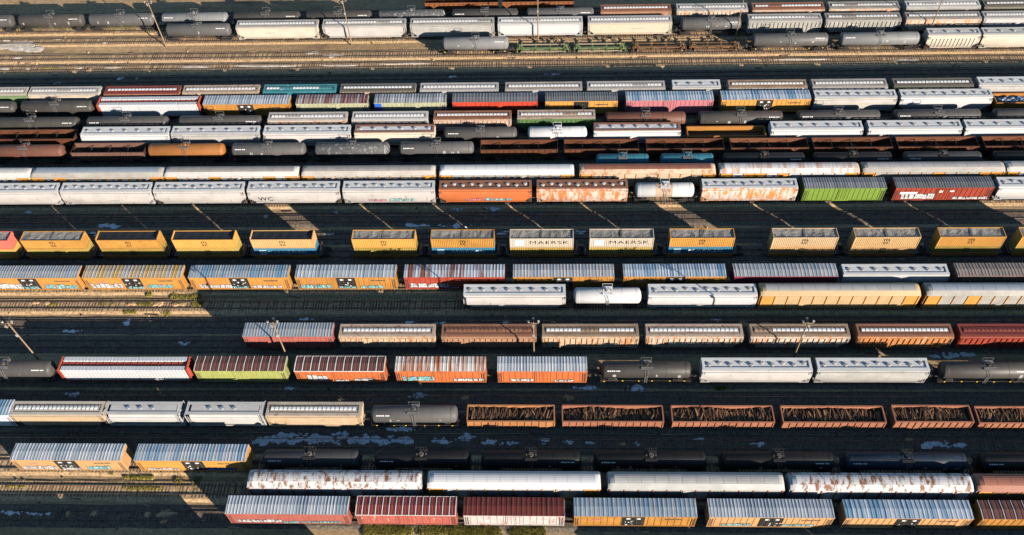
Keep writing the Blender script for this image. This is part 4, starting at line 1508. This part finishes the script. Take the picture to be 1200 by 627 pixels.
  ('hopT', 22.91, 17.18, 'rbrown/rbroof', 'brown covered hopper, white hatches'),
  ('hopT', 41.38, 17.28, 'rwhite/rroof2/p', 'white ribbed covered hopper'),
  ('hopT', 59.74, 17.38, 'rbwhite/rbroof', 'brown covered hopper, white hatches'),
  ('hopT', 77.89, 16.88, 'rwhite/rroof2', 'white covered hopper'),
  ('hopT', 96.69, 17.68, 'lgrey/whroof', 'pale grey covered hopper'),
  ('hopT', 114.97, 17.27, 'olive/darkroof', 'olive covered hopper'),
 ]),
 (189.3, 'the topmost row', [
  ('ohop', -20.14, 18.57, 'ohorange', 'orange rust open hopper'),
  ('ohop', -1.00, 18.03, 'ohorange', 'orange rust open hopper'),
 ]),
]
STACKS = [
  (-111.06, 'cred', 'tarp', 'cgold'),
  (-96.37, 'cyel', 'tarp', 'cdk'),
  (-81.25, 'cyel', 'deep', 'cdk'),
  (-66.17, 'cyel', 'deep', 'cdk'),
  (-50.72, 'cyel', 'deep', 'cblue'),
  (-30.86, 'cyel', 'tarp', 'cdk'),
  (-15.49, 'cyel', 'tarp', 'cblue'),
  (-0.19, 'cgrey', 'tarp', 'cdk'),
  (15.20, 'cgrey', 'tarp', 'cdk'),
  (30.57, 'cyel', 'tarp', 'cblue'),
  (50.09, 'ctan', 'tarp', 'ctan'),
  (65.51, 'ctan', 'tarp', 'ctan'),
  (81.37, 'cyel', 'tarp', 'cdk'),
  (96.56, 'cyel', 'tarp', 'cdk'),
]
POWDER = [(-121.8,180.3,1.32,0.41),(-110.5,180.5,1.10,0.34),(-109.5,178.7,0.87,0.41),(-106.5,180.4,0.88,0.34),(-131.7,177.5,5.70,1.70),(-126.5,176.4,3.05,1.01),(-134.8,179.9,1.33,0.34),(-84.6,168.9,5.04,0.51),(-65.8,168.9,7.51,0.58),(-49.4,168.8,6.22,0.32),(-56.4,173.8,2.53,0.49),(-51.0,172.7,2.94,0.82),(-129.6,173.1,1.95,0.33),(-131.3,168.9,1.71,0.65),(-125.3,168.8,0.64,0.32),(-112.2,168.9,1.06,0.26),(-104.8,168.9,2.54,0.32),(-33.9,169.2,8.25,0.26),(62.5,169.2,7.96,0.31),(85.3,168.5,3.94,0.47),(49.6,169.7,2.41,0.32),(-91.8,179.8,0.65,1.03),(-74.8,179.1,0.86,0.41),(-61.1,179.2,0.86,0.41),(-48.5,69.4,0.89,0.35),(-47.1,69.0,1.26,0.35),(-45.9,69.8,1.29,0.36),(-44.5,69.4,0.95,0.35),(-43.1,69.0,0.55,0.35),(-41.9,69.8,0.46,0.36),(-40.5,69.4,0.76,0.35),(-39.1,69.0,1.17,0.35),(-37.9,69.9,1.32,0.36),(-36.5,69.4,1.06,0.35),(-35.2,69.0,0.64,0.35),(-34.0,69.9,0.44,0.35),(-32.6,69.4,0.64,0.35),(-31.2,69.1,1.06,0.35),(-30.0,69.9,1.32,0.35),(-28.6,69.4,1.16,0.35),(-27.3,69.1,0.75,0.35),(-26.0,69.9,0.46,0.35),(-24.7,69.4,0.55,0.35),(-23.3,69.1,0.94,0.35),(-42.8,70.4,2.96,0.32),(-46.3,69.7,3.25,0.48),(-37.5,69.6,3.53,0.64),(-30.1,69.8,3.81,0.64),(-24.2,69.5,2.92,0.64),(-16.9,69.4,2.04,0.48),(-12.9,70.0,1.31,0.64),(-9.2,69.2,1.45,0.48),(-5.3,69.1,1.74,0.24),(0.5,69.4,0.87,0.48),(4.1,69.3,0.87,0.48),(7.7,69.2,1.01,0.32),(15.9,68.9,0.57,0.32),(-86.1,56.1,1.99,0.17),(-83.5,56.0,1.70,0.15),(-87.9,56.3,0.85,0.22),(-24.4,71.6,2.95,0.24),(-34.7,70.7,1.33,0.32),(26.4,69.9,1.15,0.32),(36.3,69.0,1.14,0.31),(65.9,69.1,1.96,0.63),(69.4,69.0,0.70,0.31),(-107.9,122.0,1.29,0.24),(-90.2,118.1,2.88,0.37),(-43.2,121.8,0.72,0.24),(-57.3,120.5,0.72,0.24),(-17.8,122.3,1.24,0.24),(-10.4,122.3,1.41,0.24),(-25.1,117.8,2.45,0.30),(-18.4,117.7,3.49,0.23),(-7.9,115.6,2.07,0.34),(7.6,115.9,1.37,0.34),(-43.4,115.8,1.40,0.34),(-92.3,116.2,0.90,0.46),(-79.5,93.9,0.82,0.16),(-89.2,91.9,2.30,0.16),(-25.0,93.8,0.80,0.23),(-19.0,93.7,1.28,0.29),(-7.0,93.7,0.96,0.29),(-45.0,94.6,1.30,0.25),(-66.7,89.2,1.45,0.38),(32.3,94.4,1.26,0.19),(46.3,107.5,1.31,0.17),(-115.7,163.6,1.68,0.25),(-101.3,164.9,0.84,0.25),(-97.3,164.7,0.63,0.25),(-21.3,164.3,1.62,0.25),(2.9,164.9,2.01,0.19),(73.8,86.8,3.60,0.45),(8.1,79.8,2.70,0.26),(-22.1,78.3,1.82,0.43),(-84.2,78.3,1.55,0.26),(17.1,79.6,1.20,0.26),(-45.1,79.6,1.54,0.26)]
SAND = [(-79.1,98.1,1.17,0.53),(-74.1,98.1,1.17,0.53),(-70.7,98.0,0.83,0.48),(-69.4,98.0,0.83,0.48),(-64.9,98.0,0.66,0.61),(-95.9,98.3,0.84,0.49),(-98.2,98.5,0.84,0.45),(-56.9,98.0,0.99,0.50),(-55.1,98.0,0.99,0.50),(-53.6,98.0,0.66,0.50),(-52.0,98.0,0.50,0.50),(-49.8,98.0,0.50,0.50),(-39.6,98.0,0.49,0.50),(-35.7,98.0,0.57,0.50),(-33.5,98.0,0.33,0.50),(-29.9,98.0,0.57,0.50),(-26.2,98.0,0.65,0.50),(-24.7,98.0,0.33,0.50),(-21.6,98.0,0.65,0.50),(-17.9,98.0,0.33,0.50),(-77.6,56.0,0.57,0.58),(-73.3,56.1,0.57,0.58),(-64.4,56.1,0.56,0.51),(-61.3,56.2,1.83,0.65),(-61.5,54.9,0.84,0.36),(-110.0,167.9,1.27,1.12),(5.7,93.4,1.43,0.38),(20.4,93.4,1.42,0.38),(37.2,93.4,1.25,0.67),(41.6,93.6,1.41,0.29),(1.9,93.8,0.95,0.29),(-13.7,77.8,0.75,0.51),(4.6,77.9,0.90,0.60),(61.3,70.0,0.85,0.32),(13.5,68.9,0.72,0.32)]
GRASS = [(-28.8,0.4,52.8,54.5,2600),(-72.0,-66.2,99.3,100.5,150),(-76.9,-75.9,100.1,100.7,40),(-85.3,-82.4,97.7,98.5,60),(-78.2,-74.9,97.7,98.5,80),(-67.4,-65.0,97.4,99.1,120),(-80.2,-77.7,95.9,96.7,60),(-74.4,-71.1,95.6,96.6,60),(-74.4,-72.2,62.8,63.4,60),(-70.2,-65.1,62.1,62.7,160),(-69.7,-63.2,60.1,60.9,160),(-61.3,-57.0,60.3,62.7,160),(-138.4,-116.1,184.2,184.9,260),(-111.8,-98.5,184.2,184.9,160),(-122.1,-120.0,168.6,169.0,30),(-119.1,-117.4,168.5,168.9,24),(30.2,33.5,79.5,80.2,60),(-89.3,-86.4,60.3,61.0,60),(-95.0,-94.0,97.7,98.3,30),(-70.8,-68.6,97.8,98.4,60)]
NEAR = [
 (-97.0, 19.0, 'box', 'yellow/galv', 'yellow boxcar on the nearest track beyond the lower left corner'),
 (-77.5, 18.6, 'box', 'red/galv', 'red boxcar on the nearest track below the yellow boxcars'),
 (-57.0, 19.0, 'box', 'orange/galv', 'orange boxcar on the nearest track below the picture edge'),
 (-39.0, 15.0, 'gon', 'pinkrust/empty', 'rusty gondola on the nearest track below the picture edge'),
 (22.0, 15.5, 'gon', 'pinkrust/empty', 'rusty gondola on the nearest track beyond the bottom edge centre'),
 (40.0, 16.0, 'gon', 'orangerust/empty', 'orange gondola on the nearest track beyond the bottom edge'),
 (61.0, 19.0, 'box', 'brownbox/galv', 'brown boxcar on the nearest track beyond the lower right'),
 (81.5, 19.0, 'box', 'red/greygalv', 'red boxcar on the nearest track beyond the lower right corner'),
]
POLES = [
 (-93.3, 176.9, 13.0, 'tall light pole at top left beside the grey tank cars'),
 (-46.9, 176.8, 13.0, 'tall light pole before the second white hopper at the top'),
 (-1.0, 176.8, 13.0, 'tall light pole at top centre before a white hopper'),
 (46.8, 176.8, 13.0, 'tall light pole at top right beside the dark tank car'),
 (92.6, 176.8, 13.0, 'tall light pole before the orange streaked hopper at top right'),
 (-92.3, 84.9, 13.2, 'light pole at the left edge above the wrapped lumber flatcar'),
 (-46.1, 84.9, 13.2, 'light pole standing before the short red boxcar'),
 (-1.6, 84.9, 13.2, 'light pole at picture centre before the rust brown hopper'),
 (44.3, 84.9, 13.2, 'light pole right of centre before a rusty white hopper'),
]


# ---------------------------------------------------------------- ground and tracks
def ground_material():
    mt, nt, b = new_mat('yard_ground')
    tc = node(nt, 'ShaderNodeTexCoord')
    def c(sc):
        mp = node(nt, 'ShaderNodeMapping')
        mp.inputs['Scale'].default_value = sc
        nt.links.new(tc.outputs['Object'], mp.inputs['Vector'])
        return mp.outputs[0]
    a = noise(nt, c((.02, .25, 1)), 1.0, 6, .65)
    d = noise(nt, c((.10, .35, 1)), 1.0, 6, .7)
    e = noise(nt, c((.8, 1, 1)), 1.6, 6, .8)
    st = noise(nt, c((.05, .09, 1)), 1.0, 4, .6)
    col = mix(nt, ramp(nt, a, .35, .65), (.40, .26, .135), (.62, .42, .225))
    col = mix(nt, ramp(nt, d, .48, .68), col, (.46, .34, .215))
    col = mix(nt, ramp(nt, st, .58, .72), col, (.17, .125, .09))
    col = mix(nt, ramp(nt, e, .40, .62), mix(nt, 0.55, col, (.13, .09, .055)), col)
    nt.links.new(col, b.inputs['Base Color'])
    b.inputs['Roughness'].default_value = 0.95
    b.inputs['Specular IOR Level'].default_value = 0.1
    bp = node(nt, 'ShaderNodeBump')
    bp.inputs['Strength'].default_value = .5
    bp.inputs['Distance'].default_value = .06
    nt.links.new(e, bp.inputs['Height'])
    nt.links.new(bp.outputs[0], b.inputs['Normal'])
    return mt
GROUND = ground_material()
def simple_mat(name, c0, c1, scale, rough=.9, metal=0.0, lo=.35, hi=.65):
    mt, nt, b = new_mat(name)
    f = noise(nt, coords(nt, (1, 1, 1)), scale, 5, .7)
    nt.links.new(mix(nt, ramp(nt, f, lo, hi), c0, c1), b.inputs['Base Color'])
    b.inputs['Roughness'].default_value = rough
    b.inputs['Metallic'].default_value = metal
    b.inputs['Specular IOR Level'].default_value = 0.2
    return mt
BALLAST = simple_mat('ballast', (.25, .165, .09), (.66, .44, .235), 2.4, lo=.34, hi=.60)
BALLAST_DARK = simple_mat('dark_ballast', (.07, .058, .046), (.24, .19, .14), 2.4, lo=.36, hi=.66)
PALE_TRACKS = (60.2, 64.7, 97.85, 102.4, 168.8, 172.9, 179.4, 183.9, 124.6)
TIES = simple_mat('tie_wood', (.07, .048, .032), (.27, .18, .115), .8)
RAIL = simple_mat('rail_steel', (.12, .08, .06), (.26, .21, .18), .5, .38, .5)
POWDER_M = simple_mat('pale_powder', (.55, .54, .53), (.86, .86, .86), 1.8, lo=.4, hi=.55)
SAND_M = simple_mat('sand', (.42, .24, .12), (.62, .40, .22), 1.5)
GRASS_M = simple_mat('grass_blades', (.17, .15, .025), (.40, .33, .08), .5)

GZ = -.42
b = MB()
b.face([(-2500, -1500, GZ), (2500, -1500, GZ), (2500, 3500, GZ), (-2500, 3500, GZ)])
g = link('ground', b.mesh('ground', GROUND), None, (0, 0, 0), 0, 'structure')

TX0, TX1 = -175.0, 140.0
def make_track(Y, rnd):
    t = link('railway_track', None, None, (0, Y, 0), 0, 'structure')
    b = MB()
    n = 70
    r0, r1, r2, r3 = [], [], [], []
    for k in range(n + 1):
        x = TX0 + (TX1 - TX0) * k / n
        r0.append((x, -2.05 + rnd.uniform(-.12, .12), GZ - .02)); r1.append((x, -1.45 + rnd.uniform(-.08, .08), -.21))
        r2.append((x, 1.45 + rnd.uniform(-.08, .08), -.21)); r3.append((x, 2.05 + rnd.uniform(-.12, .12), GZ - .02))
    b.loft([r0, r1, r2, r3], cap=False, close=False)
    # flip to face up
    b.f = [tuple(reversed(q)) for q in b.f]
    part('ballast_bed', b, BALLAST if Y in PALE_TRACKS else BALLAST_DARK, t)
    b = MB()
    n = int((TX1 - TX0) / .58)
    for k in range(n):
        x = TX0 + k * .58 + rnd.uniform(-.05, .05)
        y = rnd.uniform(-.07, .07)
        w = rnd.uniform(.10, .13)
        b.box(x - w, x + w, -1.28 + y, 1.28 + y, -.3, -.165 - rnd.uniform(0, .05))
    part('cross_ties', b, TIES, t, kind='stuff')
    def rail():
        q = MB()
        q.loft([[(x, y, z) for y, z in ((-.075, -.155), (.075, -.155), (.075, -.135), (.02, -.12), (.02, -.05), (.038, -.04), (.038, 0), (-.038, 0), (-.038, -.04), (-.02, -.05), (-.02, -.12), (-.075, -.135))] for x in (TX0, TX1)])
        return q.mesh('rail', RAIL)
    rm = cached('rail', rail)
    for s in (-1, 1):
        link('rail', rm, t, (0, s * .755, 0))

TRACK_Y = sorted([r[0] for r in ROWS] + [110.4, 46.8, 68.9, 77.3, 93.4, 106.5, 115.0, 119.7, 160.2, 164.2, 168.8])
rt = random.Random(3)
for Y in TRACK_Y:
    make_track(Y, rt)

def blob_mesh(name, spots, mat, height, rnd, crumbs):
    b = MB()
    for (x, y, rx, ry) in spots:
        n_b = max(3, int(crumbs * rx * max(ry, .25)))
        n_b = min(n_b, 260) if crumbs > 4 else 3
        for q in range(n_b):
            if crumbs > 4:
                cx, cy = x + rnd.gauss(0, .5) * rx, y + rnd.gauss(0, .5) * ry
                sx = rnd.uniform(.08, .45) * (1 if rnd.random() < .85 else 2.2)
                sy = sx * rnd.uniform(.4, .9)
            else:
                cx, cy = x + rnd.uniform(-.35, .35) * rx, y + rnd.uniform(-.3, .3) * ry
                sx, sy = rx * rnd.uniform(.45, .9), ry * rnd.uniform(.6, 1.1)
            z = -.15 + rnd.uniform(0, .012)
            n = 8 if crumbs > 4 else 18
            ring = []
            ph = [rnd.uniform(0, 6.28) for _ in range(3)]
            for k in range(n):
                a = 2 * math.pi * k / n
                rr = 1 + .22 * math.sin(2 * a + ph[0]) + .16 * math.sin(3 * a + ph[1]) + .12 * math.sin(5 * a + ph[2])
                ring.append((cx + sx * rr * math.cos(a), cy + sy * rr * math.sin(a), z - .08))
            inner = [(cx + (p[0] - cx) * .6, cy + (p[1] - cy) * .6, z + height * rnd.uniform(.6, 1)) for p in ring]
            b.loft([ring, inner], cap=False)
            b.face(inner)
    return link(name, b.mesh(name, mat), None, (0, 0, 0), 0, 'stuff')
o = blob_mesh('pale_dust', [q for q in POWDER if q[1] > 166], simple_mat('pale_dust', (.46, .37, .27), (.70, .64, .57), 1.2, lo=.4, hi=.62), .02, random.Random(4), 3)
o['label'] = 'pale dust lying in flat patches on the sandy top strip'; o['category'] = 'dust'
o = blob_mesh('spilled_powder', [q for q in POWDER if q[1] < 166], POWDER_M, .03, random.Random(5), 26)
o['label'] = 'pale powder spilled in patches over ballast and ties'; o['category'] = 'powder'
o = blob_mesh('spilled_sand', SAND, SAND_M, .12, random.Random(6), 3)
o['label'] = 'small heaps of orange sand spilled between the rails'; o['category'] = 'sand'

b = MB()
rd = random.Random(21)
for k in range(900):
    x = rd.uniform(-145, 115)
    Y = rd.choice(TRACK_Y)
    y = Y + rd.choice((-1, 1)) * rd.uniform(1.5, 2.4)
    b.cur = 0 if rd.random() < .6 else 1
    if rd.random() < .22:
        a = rd.gauss(0, .4)
        l = rd.uniform(.5, 1.3)
        b.bar((x - l * math.cos(a), y - l * math.sin(a) * .5, GZ + .12), (x + l * math.cos(a), y + l * math.sin(a) * .5, GZ + .12), .2, .16)
    else:
        r_ = rd.uniform(.08, .28)
        b.cyl((x, y, GZ - .05), (x + rd.uniform(-.1, .1), y, GZ + r_ * .9 + .05), r_ * 1.3, r_ * .5, n=5)
o = link('track_debris', b.mesh('track_debris', [TIES, BALLAST]), None, (0, 0, 0), 0, 'stuff')
o['label'] = 'old tie ends and loose stones scattered along the tracks'; o['category'] = 'debris'

b = MB()
rg = random.Random(11)
for (x0, x1, y0, y1, n) in GRASS:
    for k in range(n * 7):
        u = rg.random()
        x = x0 + (x1 - x0) * u
        yc, yh = (y0 + y1) / 2, (y1 - y0) / 2
        y = yc + yh * rg.gauss(0, .5)
        if math.sin(x * 1.3) + math.sin(x * .47 + 1) + rg.uniform(-1.2, 1.2) < -.6: continue
        h, w = rg.uniform(.12, .34), rg.uniform(.05, .12)
        a = rg.uniform(0, math.pi)
        dx, dy = math.cos(a) * w, math.sin(a) * w
        lx, ly = rg.uniform(-.15, .15), rg.uniform(-.15, .15)
        b.face([(x - dx, y - dy, GZ), (x + dx, y + dy, GZ), (x + lx, y + ly, -.22 + h)])
o = link('grass', b.mesh('grass', GRASS_M), None, (0, 0, 0), 0, 'stuff')
o['label'] = 'patchy yellow green grass growing beside and between the rails'; o['category'] = 'grass'

# ---------------------------------------------------------------- the trains
ORD = ['first', 'second', 'third', 'fourth', 'fifth', 'sixth', 'seventh', 'eighth', 'ninth', 'tenth', 'eleventh', 'twelfth', 'thirteenth', 'fourteenth', 'fifteenth', 'sixteenth']
KIND = {
 'box': ('boxcar', 'boxcar', 'boxcars standing in the yard'), 'hopA': ('covered_hopper', 'hopper car', 'covered hoppers standing in the yard'),
 'hopT': ('covered_hopper', 'hopper car', 'covered hoppers standing in the yard'), 'hopC': ('covered_hopper', 'hopper car', 'covered hoppers standing in the yard'),
 'tank': ('tank_car', 'tank car', 'tank cars standing in the yard'), 'rack': ('autorack', 'autorack', 'autoracks standing in the yard'),
 'gon': ('gondola_car', 'gondola', 'gondolas standing in the yard'), 'ohop': ('open_hopper', 'open hopper', 'open hoppers standing in the yard'),
 'cbeam': ('centerbeam_flatcar', 'flatcar', 'centerbeam flatcars with lumber'), 'spine': ('spine_car', 'spine car', 'empty spine cars'),
}
for Y, words, items in ROWS:
    edge = 75 + (Y - 53) * .333           # the right edge of the view at this track
    k0, x_end = len(items), items[-1][1] + items[-1][2] / 2
    k = 0
    while k0 > 2 and x_end < edge + 20:   # the trains go on past the edge
        kind, _, L, style, desc = items[-1]
        k += 1
        items.append((kind, x_end + 1.1 + L / 2, L, style, '@' + desc.split(',')[0]))
        x_end += 1.1 + L
seed = 0
for Y, words, items in ROWS:
    for i, (kind, X, L, style, desc) in enumerate(items):
        seed += 1
        rnd = random.Random(seed * 17 + 5)
        nm, cat, grp = KIND[kind]
        label = '%s, %s from left in %s' % (desc, ORD[i], words)
        if desc[0] == '@':
            label = '%s past the right picture edge in %s' % (' '.join(desc[1:].split()[:5]), words) + (' farther out' if items[i - 1][4][0] == '@' else '')
        root = thing(nm, (X, Y, 0), label, cat, grp)
        st = style.split('/')
        if kind == 'box': boxcar(root, L, st, rnd)
        elif kind == 'hopA': hopper_smooth(root, L, st, rnd)
        elif kind == 'hopT': hopper_trough(root, L, st, rnd)
        elif kind == 'hopC': hopper_cement(root, L, st, rnd)
        elif kind == 'tank': tank_car(root, L, st, rnd)
        elif kind == 'rack': autorack(root, L, st, rnd)
        elif kind == 'ohop': open_hopper(root, L, st, rnd)
        elif kind == 'cbeam': centerbeam(root, L, st, rnd, Y, X, words)
        elif kind == 'spine': spine_car(root, L, st, rnd)
        elif kind == 'gon':
            hw, z0, zr = gondola(root, L, st, rnd)
            if 'empty' not in st:
                scrap_load('scrap_load', (X, Y, 0), L, hw, z0, zr, ('blue scrap' if 'blueload' in st else 'dark scrap wood') + ' heaped in %s car from left in %s' % (ORD[i], words), .2, rnd, 'blueload' in st)

CNAME = {'cyel': 'yellow', 'ctan': 'tan yellow', 'cgrey': 'pale grey', 'cred': 'red', 'cblue': 'blue', 'cgold': 'dull gold', 'cdk': 'dark yellow'}
for i, (X, c, roof, lo) in enumerate(STACKS):
    rnd = random.Random(900 + i)
    n = ORD[i]
    well_car((X, 110.4, 0), 'low well car under the %s container stack from the left' % n, rnd)
    container((X, 110.4, .5), lo, 'tarp', '%s container, lower one of the %s stack from the left' % (CNAME[lo], n), '', ('blue',) if lo == 'cblue' else ('m',), rnd)
    container((X, 110.4, 3.16), c, roof, '%s open top container%s, upper one of the %s stack from left' % (CNAME[c], ' with lettering' if c == 'cgrey' else '', n), '', ('star',) if c == 'cgrey' else ('m',), rnd)

# cars on the nearest track, just below the picture: their shadows fall into it
for X, L, kind, style, desc in NEAR:
    seed += 1
    rnd = random.Random(seed * 17 + 5)
    nm, cat, grp = KIND[kind]
    root = thing(nm, (X, 46.8, 0), desc, cat, grp)
    if kind == 'box': boxcar(root, L, style.split('/'), rnd)
    elif kind == 'tank': tank_car(root, L, style.split('/'), rnd)
    else: gondola(root, L, style.split('/'), rnd)

# ---------------------------------------------------------------- yard light poles
def light_pole(X, Y, h, label, rnd, lean):
    t = thing('yard_light_pole', (X, Y, GZ), label, 'light pole', 'tall light poles between the tracks')
    b = MB()
    n = 10
    rings = []
    for k in range(5):
        z = h * k / 4
        r = .16 - .06 * k / 4
        rings.append([(lean * z + r * math.cos(2 * math.pi * j / n), r * math.sin(2 * math.pi * j / n), z) for j in range(n)])
    b.loft(rings)
    part('pole', b, M('pole_wood'), t, smooth=True)
    tx = lean * h
    b = MB()
    b.box(tx - .9, tx + .9, -.06, .06, h - .35, h - .23)
    b.box(tx - .06, tx + .06, -.8, .8, h - .6, h - .48)
    part('cross_arm', b, M('pole_wood'), t)
    for (dx, dy, dz) in ((-.8, 0, -.1), (.8, 0, -.1), (0, -.75, -.35), (0, .75, -.35)):
        b = MB()
        x, y, z = tx + dx, dy, h + dz
        b.cyl((x, y, z - .1), (x, y, z + .12), .07, .10, n=10)
        b.cyl((x, y, z + .121), (x + dx * .12, y + dy * .12, z + .42), .15, .21, n=12)
        part('flood_lamp', b, M('lamp_metal'), t, smooth=True)
    b = MB()
    b.box(tx * .75 - .16, tx * .75 + .16, -.34, -.14, h * .7, h * .7 + .6)
    part('junction_box', b, M('lamp_metal'), t)
for i, (X, Y, h, where) in enumerate(POLES):
    light_pole(X, Y, h, where, random.Random(i), 0.0)
